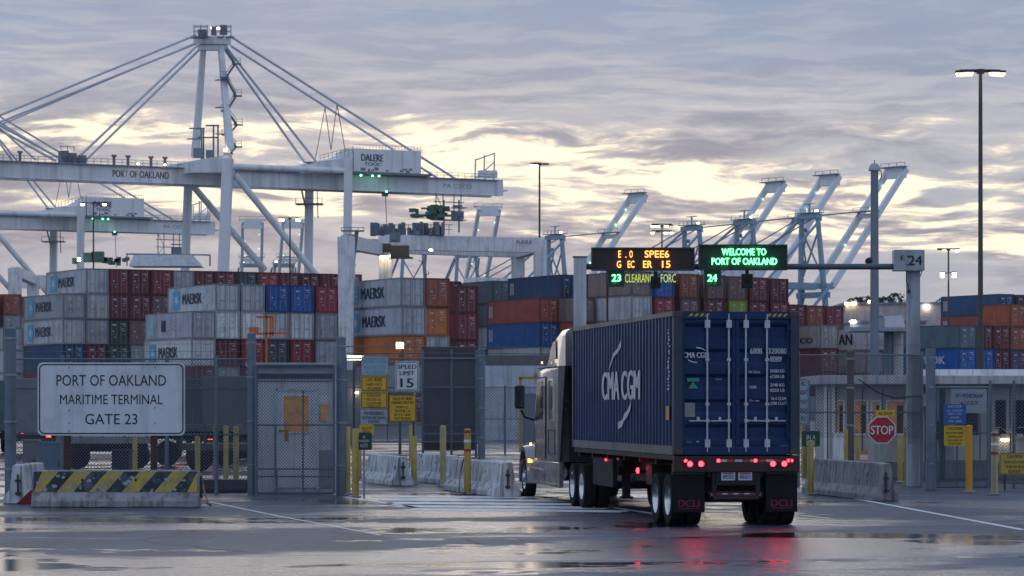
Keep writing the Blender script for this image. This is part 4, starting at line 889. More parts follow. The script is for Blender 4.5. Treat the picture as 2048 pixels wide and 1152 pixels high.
sign('notice_board', 'white notice at the top of the column of fence signs', 'notice', (723, 712, 776, 750), 139.5, mat('faded_sign', (.36, .41, .46), .5, dirt=.6), [('SECURITY AREA', .9, .25, .25), ('RESTRICTED', .8, .2, .6), ('AUTHORIZED', .7, .15, .86)], logob, (), brd=None, bold=.02, group=N3)
sign('notice_board', 'upper yellow notice with white figure in the column of fence signs', 'notice', (722, 752, 775, 783), 139.5, yels, [('LIFE RISK', .6, .2, .24), ('HARD HATS', .6, .18, .54), ('REQUIRED', .5, .18, .82)], ink, (), brd=(.03, .03), group=N3)
sign('notice_board', 'lower yellow notice in the column of fence signs', 'notice', (721, 784, 775, 817), 139.5, yels, [('CAUTION', .5, .18, .2), ('TRUCKS ALL', .6, .16, .45), ('CLEAN AIR', .55, .15, .68), ('ZONE 10 FT', .5, .15, .88)], ink, (), brd=(.03, .03), group=N3)
sign('notice_board', 'white notice low in the column of fence signs', 'notice', (721, 819, 775, 848), 139.5, mat('faded_sign', (.36, .41, .46), .5, dirt=.6), [('WARNING', .75, .26, .25), ('ENTER AT OWN', .85, .2, .58), ('TWIC', .5, .15, .84)], ink, (), group=N3)
sign('notice_board', 'orange notice at the bottom of the column of fence signs', 'notice', (719, 849, 748, 870), 139.5, yels, [('ALL STOP', .7, .25, .35), ('HERE', .5, .2, .7)], ink, (), group=N3)
def small_sign(label, box, d, px, yb, rows):
    return sign('lane_sign', label, 'sign', box, d, greens, rows, mark, (px,), galv, .05, None, .02, 'small dark green lane signs')
small_sign('small dark green sign on a thin post by the yellow bollards', (712, 865, 744, 900), 77.5, 728, 1000, [('+', .16, .16, .26), ('MAILROOM', .62, .15, .48), ('ROUTE', .45, .2, .75)])
small_sign('small dark box sign on a post right beside the truck', (1604, 862, 1640, 893), 81, 1621, 975, [('IN A', .5, .3, .4), ('LANE', .5, .24, .75)])
# stop sign
d = 84; c = at(1764, 860, d); o = Vector((c.x, d, 0)); t = thing('stop_sign', 'red octagonal stop sign in front of the guard booth', 'sign', o); rr = (1791 - 1737) / 2 / F * d / math.cos(R(22.5))
oc = lambda r: [(r * math.cos(R(22.5 + 45 * i)), r * math.sin(R(22.5 + 45 * i))) for i in range(8)]
m = MB(o); m.prism(oc(rr)[::-1], c, (1, 0, 0), (0, 0, 1), (0, .01, 0)); pl = m.build('panel', signw, t)
m = MB(o); m.prism(oc(rr * .93)[::-1], c + Vector((0, -.004, 0)), (1, 0, 0), (0, 0, 1), (0, .003, 0)); m.build('red_face', redm, pl)
m = MB(o); lettering(m, 'STOP', c + Vector((0, -.009, 0)), rr * 1.55, rr * .60, bold=.02); m.build('lettering', mat('stop_letters', (.75, .75, .78), .5), pl)
MB(o).box((c.x, d + .05, (c.z + .4) / 2), (.06, .06, c.z + .4)).build('post', galv, t)
a, b = at(1752, 820, d), at(1790, 833, d); m = MB(o); plate(m, (a + b) / 2, b.x - a.x, a.z - b.z, .02); q = m.build('plaque', yels, t)
m = MB(o); lettering(m, 'ALL TRUCKS', (a + b) / 2 + Vector((0, -.006, 0)), .4, .08); m.build('lettering', ink, q)
sign('notice_board', 'pale blue notice behind the truck\'s right edge', 'notice', (1596, 757, 1618, 850), 92, mat('pale_blue_sign', (.42, .52, .62), .5), [('ALL', .5, .1, .1), ('VISIT', .7, .1, .3), ('MUST', .7, .09, .5), ('SIGN', .7, .09, .68), ('IN', .4, .09, .86)], ink, (1616,), postm, .12, (.02, .015), .02, N3)
sign('notice_board', 'blue notice on the right gate above a yellow one', 'notice', (1887, 808, 1932, 849), 85.3, blues, [('NOTICE', .6, .11, .12), ('ALL DRIVERS', .7, .09, .32), ('MUST STOP', .6, .09, .48), ('SHOW', .4, .09, .66), ('TWIC CARD', .6, .1, .84)], mark, (), group=N3)
sign('notice_board', 'yellow notice on the right gate below the blue one', 'notice', (1888, 851, 1931, 892), 85.3, yels, [('CAUTION', .7, .14, .14), ('NO ENTRY HERE', .8, .1, .36), ('VEHICLES', .7, .1, .54), ('USE LANE 24', .7, .1, .72), ('24 HOURS', .6, .1, .88)], ink, (), group=N3)
sign('notice_board', 'white notice at the top of the right gate', 'notice', (1902, 778, 1974, 826), 86.4, mat('dull_white_sign', (.42, .46, .52), .5), [('NO PEDESTRIAN', .75, .16, .28), ('ACCESS', .5, .16, .58)], ink, (), group=N3)
sign('notice_board', 'yellow notice low beside the pale banded bollard', 'notice', (1999, 906, 2060, 949), 84, mat('dull_yellow_sign', (.50, .34, .05), .5), [('CAUTION', .5, .15, .16), ('WATCH FOR', .7, .12, .42), ('TRUCKS', .6, .12, .64), ('EXIT', .4, .12, .86)], ink, (2010,), dkst, .05, (.012, .012), .02, N3)
# ------------------------------------------------------------------ fences and gates
def fence(label, a, b, posts, rails, zt, zb=.05, pr=.04, barb=(), pitch=.085, name='chain_link_fence', pm=postm, wr=.0068):
    o = Vector((a.x, a.y, 0)); t = thing(name, label, 'fence', o, group='chain link fences'); d = b - a
    for f in posts: p = a + d * f; MB(o).tube((p.x, p.y, 0), (p.x, p.y, zt + .1), pr, n=8).build('post', pm, t)
    for z in rails: MB(o).tube(a + Vector((0, -.01, z)), b + Vector((0, -.01, z)), .027, n=6).build('rail', postm, t)
    MB(o).wires(a + Vector((0, -.04, 0)), b + Vector((0, -.04, 0)), zb, zt, pitch, wr).build('wire_mesh', wirem, t)
    if barb:
        m = MB(o)
        for z in barb: m.tube(a + Vector((0, 0, z)), b + Vector((0, 0, z)), .007, n=3, cap=False)
        m.build('barbed_wire', wirem, t)
    return t
zy = lambda y, d: H + (HY - y) / F * d
dF = 80
fence('chain link fence behind the port gate sign with barbed wire on top', flat(26, dF), flat(496, dF), (.21, .655, .865), (zy(718, dF), zy(777, dF), zy(869, dF)), zy(718, dF), .12, .055, (zy(688, dF), zy(703, dF)))
t = fence('low dark kerb fence bottom', flat(26, dF), flat(496, dF), (), (), .1) if False else None
def post(label, px, d, yt, r, m_=postm, cap=True, name='gate_post', square=False):
    p = flat(px, d); z = zy(yt, d); t = thing(name, label, 'post', p, group='thick gate posts')
    if square: MB().box((0, 0, z / 2), (r * 2, r * 2, z)).build('shaft', m_, t, bevel=.01)
    else: MB().lathe([(0, 0), (r, 0), (r, z - .03), (r * .6, z), (0, z + .01)], (0, 0, 0), (0, 0, 1), 18).build('shaft', m_, t, smooth=True)
    m = MB()
    for k in (.18, .45, .72, .93): m.lathe([(r * 1.02, z * k), (r * 1.16, z * k + .004), (r * 1.16, z * k + .05), (r * 1.02, z * k + .054)], (0, 0, 0), (0, 0, 1), 14)
    m.build('hinge_band', galv, t)
post('thick grey gate post left of the port gate sign', 21, 74.5, 655, .14); post('thick grey post at the pedestrian gate\'s hinge side', 503, 79.6, 665, .11); post('thick grey post at the pedestrian gate\'s latch side', 682, 79.6, 673, .125)
post('thin grey post by the truck lane gate', 963, 139, 697, .17); post('square grey post at the right gate', 1861, 84.5, 697, .12, square=True); post('leaning brown fence post at the guard booth', 1701, 86, 700, .10, mat('rusty_post', (.12, .09, .08), .7, streak=.5))
def gate(label, x0, x1, y0, y1, d, rails, stiles, name='chain_link_gate', pm=postm):
    a, b = flat(x0, d), flat(x1, d); o = a.copy(); t = thing(name, label, 'gate', o, group='chain link gates'); z0, z1 = max(.06, zy(y1, d)), zy(y0, d); m = MB(o)
    for q in (a, b): m.tube(q + Vector((0, 0, z0)), q + Vector((0, 0, z1)), .035, n=8)
    for z in (z0, z1): m.tube(a + Vector((0, 0, z)), b + Vector((0, 0, z)), .035, n=8)
    m.build('frame', pm, t); m = MB(o)
    for y_ in rails: z = zy(y_, d); m.tube(a + Vector((0, 0, z)), b + Vector((0, 0, z)), .022, n=6)
    m.build('rail', pm, t)
    if stiles:
        m = MB(o)
        for px, ya, yb in stiles: q = flat(px, d); m.tube(q + Vector((0, 0, zy(ya, d))), q + Vector((0, 0, max(z0, zy(yb, d)))), .022, n=6)
        m.build('stile', pm, t)
    MB(o).wires(a + Vector((0, -.035, 0)), b + Vector((0, -.035, 0)), z0, z1, .085, .0068).build('wire_mesh', wirem, t)
    return t
t = gate('pedestrian chain link gate in front of the pale guard shed door', 513, 668, 730, 986, 79.3, (748, 763, 850, 938, 953), [(551, 850, 953), (553, 938, 986), (606, 780, 986)])
MB(t.location).box(at(573, 872, 79.2), (.10, .08, .28)).box(at(566, 862, 79.2), (.22, .05, .06)).build('latch', mat('brass', (.25, .16, .05), .5, .6), t)
gate('tall chain link sliding gate carrying the column of notices', 692, 958, 717, 884, 140, (775, 850), [(775, 717, 884)])
m = MB()
for y_ in (693, 706): m.tube(at(692, y_, 139.2), at(1120, y_ + 2, 139.2), .022, n=4)
tag(m.build('barbed_wire', wirem), 'two strands of wire strung above the yard entrance gate', 'wire')
fence('chain link fence before the white wall by the truck cab', flat(965, 150), flat(1126, 150), (.0, .28, .52, .8), (zy(775, 150), zy(838, 150)), zy(775, 150), .1, .05, (), .16, wr=.012)
MB_ = MB(Vector((0, 0, 0)))
p = flat(897, 142); t = thing('screen_panel', 'dark brown fabric covered gate panel standing in the yard entrance', 'panel', p)
MB(p).box(((flat(897, 142).x), 142, (zy(695, 142) + .3) / 2), ((952 - 846) / F * 142, .08, zy(695, 142) - .3)).build('fabric', mat('brown_fabric', (.085, .075, .07), .85, 0, .5, .8, bump=.3), t)
m = MB(p)
for px in (846, 903, 952): q = flat(px, 141.8); m.tube((q.x, q.y, 0), (q.x, q.y, zy(700, 142)), .06, n=8)
for y_ in (717, 775, 868): m.tube(at(846, y_, 141.8), at(952, y_, 141.8), .05, n=6)
m.build('frame', postm, t)
fence('chain link fence with top rail in front of the guard booth', flat(1597, 88), flat(1846, 88), (.0, .41, .99), (zy(710, 88), zy(825, 88)), zy(710, 88), 1.4, .045, (zy(690, 88),), .10)
gate('right chain link gate with blue and yellow notices', 1872, 1976, 775, 977, 85.6, (866, 922, 957), [(1914, 892, 977), (1879, 775, 977)])
fence('chain link fence at the far right beyond the banded bollard', flat(1981, 87), flat(2075, 87), (.0, .5), (zy(768, 87), zy(965, 87)), zy(768, 87), .1, .045, (), .10)
m = MB(); m.path([at(1716, 758, 87.6), at(1755, 785, 87.6), at(1790, 796, 87.6), at(1842, 792, 87.6)], .022); tag(m.build('cable', dkst), 'black cable sagging across the fence above the stop sign', 'cable')
# ------------------------------------------------------------------ guard shed behind the pedestrian gate
d = 83; x0, x1 = at(500, 0, d).x, at(668, 0, d).x; o = Vector(((x0 + x1) / 2, d, 0)); hw = (x1 - x0) / 2; zt = zy(733, d)
t = thing('guard_shed', 'pale blue-grey guard shed behind the pedestrian gate with orange lit door window', 'shed', o)
m = MB(); m.box((0, 1.6, zt / 2), (hw * 2, 3.2, zt)); m.build('wall', bluegrey, t)
m = MB(); m.box((0, 1.5, zt + .05), (hw * 2 + .2, 3.5, .10)); m.build('roof', mat('shed_roof', (.42, .45, .50), .6, streak=.3), t)
m = MB(); m.box((0, -.03, zt - .26), (hw * 2 + .02, .06, .12)); m.build('fascia', dkst, t)
def lx(px): return at(px, 0, d).x - o.x
def lz(py): return zy(py, d)
m = MB(); m.box(((lx(553) + lx(636)) / 2, -.02, (lz(780)) / 2 + .05), (lx(636) - lx(553), .04, lz(780) - .1)); dr = m.build('door', mat('shed_door', (.62, .64, .66), .55, streak=.25), t)
m = MB()
for xx in (lx(553), lx(636)): m.box((xx, -.045, lz(780) / 2 + .05), (.06, .05, lz(780)))
m.box(((lx(553) + lx(636)) / 2, -.045, lz(779)), (lx(636) - lx(553), .05, .06)); m.build('door_frame', bluegrey, t)
wn = MB().box(((lx(568) + lx(617)) / 2, -.05, (lz(793) + lz(863)) / 2), (lx(617) - lx(568), .02, lz(793) - lz(863))).build('window', poster, dr)
m = MB()
for a, b in (((566, 791), (619, 791)), ((566, 865), (619, 865)), ((566, 791), (566, 865)), ((619, 791), (619, 865))): m.bar((lx(a[0]), -.06, lz(a[1])), (lx(b[0]), -.06, lz(b[1])), .03)
m.build('window_frame', white, dr)
m = MB(); m.box(((lx(650)), -.02, (lz(900) + .1) / 2), (.38, .04, lz(900) - .1)); m.build('side_panel', mat('grey_panel', (.26, .24, .25), .7), t)
MB().box((lx(649), -.015, (lz(808) + lz(842)) / 2), (.22, .03, lz(808) - lz(842))).build('window', lit_w, t)
MB().box((lx(606), -.07, lz(885)), (.05, .06, .12)).build('handle', dkst, dr)
MB().box((lx(646), -.02, lz(800)), (.3, .02, .22)).build('notice', signw, t)
# ------------------------------------------------------------------ guard booth at right
d = 98; o = flat(1850, d); t = thing('guard_booth', 'long cream guard booth with flat roof and warm lit windows behind the stop sign', 'guard booth', o); zr = zy(752, d)
def bx(px): return at(px, 0, d).x - o.x
def bz(py): return zy(py, d)
xa, xb = bx(1662), bx(2120)
m = MB(); wins = [(1668, 1689, 800, 868, 1), (1706, 1736, 798, 872, 1), (1742, 1762, 798, 872, 1), (1772, 1812, 806, 868, 1), (1910, 1957, 803, 880, 0), (1990, 2012, 800, 872, 0), (2030, 2066, 802, 872, 0)]
# wall built as strips so the windows are real openings
zs0, zs1 = bz(870), bz(800); m.box(((xa + xb) / 2, .1, zs0 / 2), (xb - xa, .2, zs0)); m.box(((xa + xb) / 2, .1, (zs1 + zr - .25) / 2), (xb - xa, .2, zr - .25 - zs1))
prev = xa
for a, b, *_ in wins: m.box(((prev + bx(a)) / 2, .1, (zs0 + zs1) / 2), (bx(a) - prev, .2, zs1 - zs0)); prev = bx(b)
m.box(((prev + xb) / 2, .1, (zs0 + zs1) / 2), (xb - prev, .2, zs1 - zs0))
m.box((xa + .1, 2.6, (zr - .25) / 2), (.2, 4.8, zr - .25)); m.box(((xa + xb) / 2, 5, (zr - .25) / 2), (xb - xa, .2, zr - .25)); m.build('wall', cream, t)
m = MB(); m.box(((bx(1632) + xb) / 2, 2.3, zr - .13), (xb - bx(1632), 6.2, .28)); m.build('roof', mat('booth_fascia', (.50, .49, .50), .7, streak=.5), t, bevel=.02)
m = MB(); m.box(((bx(1855) + xb) / 2, 3.3, zr + .12), (xb - bx(1855), 2.4, .24)); m.build('roof_parapet', white, t)
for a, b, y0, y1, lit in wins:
    f = MB(); xm, w_ = (bx(a) + bx(b)) / 2, bx(b) - bx(a); zm, h_ = (zs0 + zs1) / 2, zs1 - zs0
    for s_ in (-1, 1): f.box((xm + s_ * (w_ / 2 - .02), .05, zm), (.05, .12, h_)); f.box((xm, .05, zm + s_ * (h_ / 2 - .02)), (w_ - .1, .12, .05))
    fo = f.build('window', white if lit else dkst, t); MB().box((xm, .14, zm), (w_ - .08, .02, h_ - .08)).build('pane', lit_w if lit else glass, fo)
    if lit: MB().box((xm + w_ * .22, .12, zm - h_ * .05), (w_ * .3, .015, h_ * .8)).build('room_dark', mat('room_dark_brown', (.05, .035, .03), .8), fo)  # added dark strip over the pane, painting the unlit room inside
MB().box((bx(1666), -.06, (zr - .3) / 2), (.10, .10, zr - .3)).build('column', white, t); MB().box((bx(1649), -.3, (zr - .3) / 2), (.09, .09, zr - .3)).build('column', white, t)
for px, w_ in ((1652, .12), (1820, .10), (1885, .14)): MB().box((bx(px), -.05, (zr - .4) / 2), (w_, .07, zr - .4)).build('downpipe', dkst, t)
MB().box(((xa + xb) / 2, -.03, .28), (xb - xa, .06, .5)).build('plinth', mat('plinth', (.16, .16, .17), .85, dirt=.6, streak=.5), t)
MB().box((bx(1832), -.22, bz(800)), (.55, .42, .42)).build('air_conditioner', mat('ac_grey', (.34, .35, .36), .6, streak=.5), t, bevel=.02)
dq = MB().box((bx(1880), -.02, 1.05), (.85, .05, 2.1)).build('door', mat('booth_door', (.26, .30, .34), .6, streak=.4), t); MB().box((bx(1880), -.055, 1.55), (.45, .02, .6)).build('door_pane', glass, dq)
for k, px in enumerate((1672, 1725, 1765, 1850, 1960, 2020)): MB().tube((bx(px), -.035, .5), (bx(px), -.035, zr - .35), .014, n=6).build('conduit', dkst, t)
MB().box((bx(1682), -.25, bz(928) + .35), (.55, .4, 1.3)).build('counter', white, t)
m = MB()
for k in range(5): m.box((bx(1990 + k * 16), -.12, bz(862 + (k % 2) * 10)), (.2, .1, .14)); m.tube((bx(1985 + k * 16), -.12, bz(855)), (bx(1999 + k * 16), -.12, bz(855 + (k % 3) * 12)), .02, n=6)
m.build('pipework', mat('pipe', (.45, .42, .35), .4, .5), t); MB().box((bx(2008), -.18, bz(880)), (.25, .06, .07)).build('wall_lamp', warm, t)
# raised platform with the white box, tall grey pole
d = 112; o = flat(1748, d); t = thing('control_tower', 'low raised platform with a white cabin on columns behind the guard booth', 'platform', o)
q = lambda px, py: at(px, py, d) - o
m = MB(); a, b = q(1696, 660), q(1812, 660); m.box(((a.x + b.x) / 2, 0, a.z), (b.x - a.x, 2.2, .14)); m.build('deck', mat('deck', (.30, .33, .38), .6), t)
for px, w_ in ((1779, .30), (1797, .36)): a = q(px, 662); MB().tube((a.x, .2, 0), (a.x, .2, a.z), w_ / 2 + .02, n=12).build('column', postm if px == 1779 else mat('pale_column', (.5, .47, .46), .6), t)
m = MB(); a, b = q(1758, 658), q(1805, 632); m.loft([[Vector((a.x, -.9, a.z)), Vector((b.x, -.9, a.z)), Vector((b.x, .8, a.z)), Vector((a.x, .8, a.z))], [Vector((a.x + .06, -.8, b.z - .03)), Vector((b.x - .1, -.8, b.z)), Vector((b.x - .12, .7, b.z)), Vector((a.x + .06, .7, b.z))]]); m.build('cabin', mat('cabin_white', (.60, .57, .62), .6), t)
m = MB(); a = q(1752, 650); m.box((a.x, -.7, a.z), (.4, .4, .5)); m.tube((a.x - .3, -.7, a.z + .3), (a.x + .2, -.7, a.z + .3), .12, n=8); m.build('floodlight_bracket', galv, t)
d = 105; o = flat(1749, d); t = thing('camera_pole', 'tall grey pole with a domed cap left of the gantry pillar', 'pole', o); zt = zy(340, d)
MB().tube((0, 0, 0), (0, 0, zt), .17, .13, 14).build('shaft', mat('pole_grey', (.20, .23, .28), .5, .3, .3, .6), t, smooth=True)
MB().lathe([(0, zt + .24), (.07, zt + .23), (.16, zt + .16), (.20, zt + .06), (.21, zt + .03), (.21, zt - .02), (.14, zt - .04)], (0, 0, 0), (0, 0, 1), 18).build('dome_cap', mat('dome_grey', (.40, .44, .48), .4), t, smooth=True)
MB().tube((0, 0, zt + .2), (0, 0, zt + .34), .015, n=5).build('spike', dkst, t)
m = MB(); m.path([(.21, -.1, zt - .02), (.23, -.12, zt - .25), (.15, -.12, zt - .4)], .015); m.build('wire', dkst, t)
m = MB(); m.lathe([(0, 0), (.11, .02), (.11, .14), (.04, .2), (0, .2)], (-.22, -.1, zy(528, d)), (0, 0, 1), 10); m.bar((-.22, -.1, zy(528, d) + .2), (0, 0, zy(528, d) + .22), .04); m.build('camera', black, t)
# ------------------------------------------------------------------ overhead sign gantry
d = 88; o = flat(1160, d); t = thing('sign_gantry', 'overhead gantry beam across the truck lanes with a white post and thick pillar', 'gantry', o); Q = lambda px, py, dy=0: at(px, py, d) - o + Vector((0, dy, 0))
a = Q(1160, 515); MB().box((a.x, 0, a.z / 2), (.36, .36, a.z)).build('post', mat('gantry_white', (.60, .61, .66), .55, 0, .3, 1, rust=.5, streak=.4), t, bevel=.01)
MB().box((a.x, 0, a.z + .015), (.42, .42, .03)).build('post_cap', dkst, t)
MB().tube(Q(1172, 533, .1), Q(1790, 533, .1), .085, n=12).build('crossbeam', mat('beam_grey', (.10, .12, .14), .5, .3), t, smooth=True)
a = Q(1829, 540, .3); MB().box((a.x, .3, a.z / 2), (.36, .36, a.z)).build('pillar', mat('pillar_grey', (.42, .46, .50), .6, 0, .35, 1, rust=.4, streak=.5), t, bevel=.01)
a, b = Q(1787, 500), Q(1848, 542); hb = MB().box(((a.x + b.x) / 2, .1, (a.z + b.z) / 2), (b.x - a.x, .5, a.z - b.z)).build('header_box', mat('header_grey', (.40, .44, .48), .5, streak=.3), t, bevel=.015)
m = MB(); lettering(m, 'E', Q(1804, 516, -.16), .12, .13); lettering(m, '24', Q(1829, 521, -.16), .40, .26); m.box(Q(1819, 530, -.155), (.2, .006, .03)); m.box(Q(1819, 513, -.155), (.16, .006, .04)); m.build('lettering', ink, hb)
m = MB(); m.path([Q(1812, 542, -.1), Q(1812, 565, -.12), Q(1815, 570, -.1), Q(1816, 582, -.1)], .018); m.box(Q(1817, 583, -.05), (.1, .1, .1)); m.path([Q(1843, 542, -.1), Q(1841, 552, 0)], .014); m.build('wiring', dkst, t)
for px, lb in ((1215, 'P'), (1411, 'Q')):
    p1 = Q(px, 541, .12); MB().tube((p1.x, .16, 0), (p1.x, .16, p1.z), .03, n=8).build('slim_post', mat('slim_post_brown', (.10, .055, .03), .6), t)
def board(name, label, box, dy, rows, tm, bold, pm=black, dep=.22, grp='electronic message boards', cat='message board', vis=True):
    a, b = Q(box[0], box[1], dy) + o, Q(box[2], box[3], dy) + o; p = Vector(((a.x + b.x) / 2, a.y, b.z)); t = thing(name, label, cat, p, group=grp); w_, h_ = b.x - a.x, a.z - b.z
    bd = MB().box((0, dep / 2 + .03, h_ / 2), (w_ - .04, dep, h_ - .04)).build('housing', pm, t)
    m = MB(); e = .045
    for s_ in (-1, 1): m.box((s_ * (w_ / 2 - e / 2), dep / 2, h_ / 2), (e, dep + .08, h_)); m.box((0, dep / 2, h_ / 2 + s_ * (h_ / 2 - e / 2)), (w_ - 2 * e, dep + .08, e))
    m.build('frame', dkst, t)
    m = MB()
    for s_, rx, rw, rh, ry in rows: lettering(m, s_, (w_ * (rx - .5), -.004, h_ * (1 - ry)), rw * w_, rh * h_, bold=bold, ext=.02)
    m.build('lettering', tm, t)
    m = MB()
    for s_ in (-.38, .38): m.box((s_ * w_, dep + .16, h_ * .25), (.08, .2, .12))
    m.build('bracket', dkst, t); return t
board('message_board', 'amber lit message board at the left of the gantry', (1182, 496, 1388, 542), -.30, [('E', .275, .025, .30, .29), ('O', .385, .030, .30, .29), ('.', .335, .008, .05, .42), ('SPEE6', .635, .235, .30, .29), ('G', .268, .040, .30, .73), ('EC', .385, .065, .30, .73), ('ER', .545, .085, .30, .73), ('15', .725, .080, .30, .73)], amber_t, .012, mat('board_brown', (.030, .018, .016), .5))
board('message_board', 'green lit welcome message board on the gantry', (1396, 490, 1573, 541), -.30, [('WELCOME TO', .51, .50, .26, .29), ('PORT OF OAKLAND', .515, .735, .26, .66)], green_t, .02, mat('board_green', (.008, .03, .018), .5))
board('lane_number', 'small green lit lane number 23 under the amber board', (1215, 541, 1248, 574), -.26, [('23', .52, .56, .42, .47)], green_t, .03, mat('board_green', (.008, .03, .018)), .16, 'lit lane numbers', 'lane number')
board('lane_number', 'small green lit lane number 24 under the green board', (1407, 541, 1441, 574), -.26, [('24', .48, .56, .42, .47)], green_t, .03, mat('board_green', (.008, .03, .018)), .16, 'lit lane numbers', 'lane number')
a, b = at(1249, 545, d - .2), at(1356, 568, d - .2); p = Vector(((a.x + b.x) / 2, a.y, b.z)); t = thing('clearance_strip', 'open strip of lime lit clearance lettering hanging under the amber board', 'message strip', p)
w_, h_ = b.x - a.x, a.z - b.z; m = MB(); lettering(m, 'CLEARANCE', (-w_ * .20, 0, h_ * .5), w_ * .58, h_ * .72, bold=.012, ext=.01); lettering(m, 'FORC', (w_ * .32, 0, h_ * .5), w_ * .28, h_ * .72, bold=.012, ext=.01); m.build('lettering', yel_t, t)
m = MB(); m.box((0, .03, h_ + .015), (w_, .02, .02)); m.box((0, .03, -.0), (w_, .02, .015))
for k in range(6): m.box((-w_ / 2 + w_ * k / 5, .03, h_ / 2), (.012, .012, h_))
m.build('rail', dkst, t)
for px, y0, y1, w_, lb in ((1311, 555, 577, 20, 'black lane camera hanging under the amber board'), (1494, 548, 576, 22, 'black lane camera hanging under the green board')):
    a, b = at(px - w_ / 2, y0, d - .2), at(px + w_ / 2, y1, d - .2); p = Vector(((a.x + b.x) / 2, a.y, b.z)); t = thing('lane_camera', lb, 'camera', p, group='lane cameras under the boards'); hh = a.z - b.z
    MB().box((0, 0, hh / 2), (b.x - a.x, .3, hh)).build('housing', black, t, bevel=.02); MB().tube((0, 0, hh), (0, 0, hh + .18), .05, n=8).build('stem', black, t); MB().tube((0, -.16, hh / 2), (0, -.13, hh / 2), .07, n=12).build('lens', glass, t)
# ------------------------------------------------------------------ odds and ends around the gates
m = MB(); p = flat(1072, 215); m.box((0, 0, 2.6), (7.8, .3, 5.2)); tag(m.build('white_wall', mat('white_wall', (.50, .53, .60), .7, streak=.4), None), 'long white wall behind the truck cab', 'wall').location = p
m = MB(); p = flat(1072, 225); m.box((0, 0, 3.05), (8.6, .3, 6.1)); tag(m.build('grey_wall', mat('dark_grey_wall', (.14, .13, .14), .8, streak=.4), None), 'dark grey wall rising above the white wall', 'wall').location = p
o = flat(1062, 120); t = thing('height_frame', 'yellow and dark height frame behind the truck mirror', 'frame', o); Q2 = lambda px, py: at(px, py, 120) - o
m = MB(); m.bar(Q2(1041, 905), Q2(1041, 756), .10); m.bar(Q2(1038, 756), Q2(1082, 756), .10); m.bar(Q2(1080, 905), Q2(1080, 756), .10); m.box(Q2(1071, 750), (.14, .14, .14)); m.build('frame', mat('frame_yellow', (.40, .25, .04), .6), t)
m = MB(); c = Q2(1061, 820); m.box((c.x, .1, c.z - .3), (.62, .1, 1.9)); m.build('panel', mat('panel_blue_grey', (.16, .19, .24), .7), t)
def cabinet(label, x0, x1, y0, d, m_, dep=.7):
    a, b = at(x0, y0, d), at(x1, y0, d); p = Vector(((a.x + b.x) / 2, d, 0)); t = thing('equipment_cabinet', label, 'cabinet', p, group='equipment cabinets'); w_ = b.x - a.x
    MB().box((0, dep / 2, a.z / 2 + .05), (w_, dep, a.z - .1)).build('body', m_, t, bevel=.03); MB().box((0, dep / 2, a.z - .01), (w_ + .06, dep + .06, .05)).build('lid', m_, t); MB().box((0, -.012, a.z / 2), (w_ * .86, .02, a.z * .78)).build('door', m_, t); MB().box((w_ * .3, -.035, a.z * .55), (.04, .04, .14)).build('handle', dkst, t); MB().box((0, dep / 2, .03), (w_ * .9, dep * .9, .06)).build('base', conc, t)
cabinet('blue-grey equipment cabinet behind the left half of the gate sign', 76, 128, 885, 86, mat('cabinet_blue', (.12, .20, .27), .6)); cabinet('black equipment box below the middle of the gate sign', 223, 258, 901, 90, black)
cabinet('low grey cabinet at the far left behind the fence', 45, 74, 880, 88, mat('cabinet_grey', (.22, .20, .19), .7))
p = flat(270, 82); m = MB(); m.box((0, 0, .17), ((490 - 40) / F * 82, .25, .34)); tag(m.build('kerb_wall', mat('dark_kerb', (.05, .05, .055), .8, bump=.3), None), 'low dark concrete kerb along the foot of the fence', 'kerb').location = p
for (x0, x1, yt, d, lb, m_) in [(560, 735, 740, 190, 'pale loading dock wall behind the pedestrian gate', mat('dock_wall', (.22, .22, .24), .8, streak=.4))]:
    p = flat((x0 + x1) / 2, d); w_ = (x1 - x0) / F * d; t = thing('dock_building', lb, 'building', p, group='dock buildings'); MB().box((0, 1.5, zy(yt, d) / 2), (w_, 3, zy(yt, d))).build('wall', m_, t)
    for k in range(int(w_ / 3)): MB().box((-w_ / 2 + 1.6 + k * 3, -.02, 1.5), (1.9, .05, 2.4)).build('loading_door', mat('loading_door', (.16, .15, .15), .7, dirt=.7, streak=.5), t)
    for k in range(4): MB().box((-w_ / 2 + w_ * (k + .5) / 4, -.2, 2.9 + (k % 2) * .3), (.25, .2, .12)).build('wall_lamp', warm, t)
def parked_truck(label, px, d, col):
    p = flat(px, d); t = thing('parked_truck', label, 'truck', p, group='trucks parked behind the fence')
    MB().box((0, 2.2, 2.35), (2.3, 4.4, 2.5)).build('cargo_box', col, t, bevel=.04); MB().box((0, 5.4, 1.75), (2.1, 1.7, 2.2)).build('cab', col, t, bevel=.1)
    MB().box((0, 2.4, .92), (1.0, 5, .22)).build('chassis', black, t)
    for s_ in (-1, 1):
        for yy in (1.0, 5.2): m = MB(); m.lathe([(0, -.12), (.3, -.12), (.46, -.1), (.5, 0), (.46, .1), (.3, .12), (0, .12)], (s_ * .95, yy, .5), (1, 0, 0), 20); m.build('wheel', rubber, t)
        MB().box((s_ * .85, -.03, .98), (.22, .05, .12)).build('tail_light', mat('tail_red', (1, .06, .03), .4, emit=5), t)
    MB().box((0, -.02, .8), (2.2, .06, .12)).build('bumper', dkst, t)
parked_truck('box truck with red tail lights parked behind the fence right of the gate sign', 460, 130, mat('truck_grey', (.10, .10, .11), .5)); parked_truck('dark box truck parked behind the gate sign\'s right corner', 395, 142, mat('truck_dark', (.05, .05, .06), .5)); parked_truck('pale box truck parked far behind the gate sign', 60, 140, mat('truck_pale', (.20, .20, .22), .5))
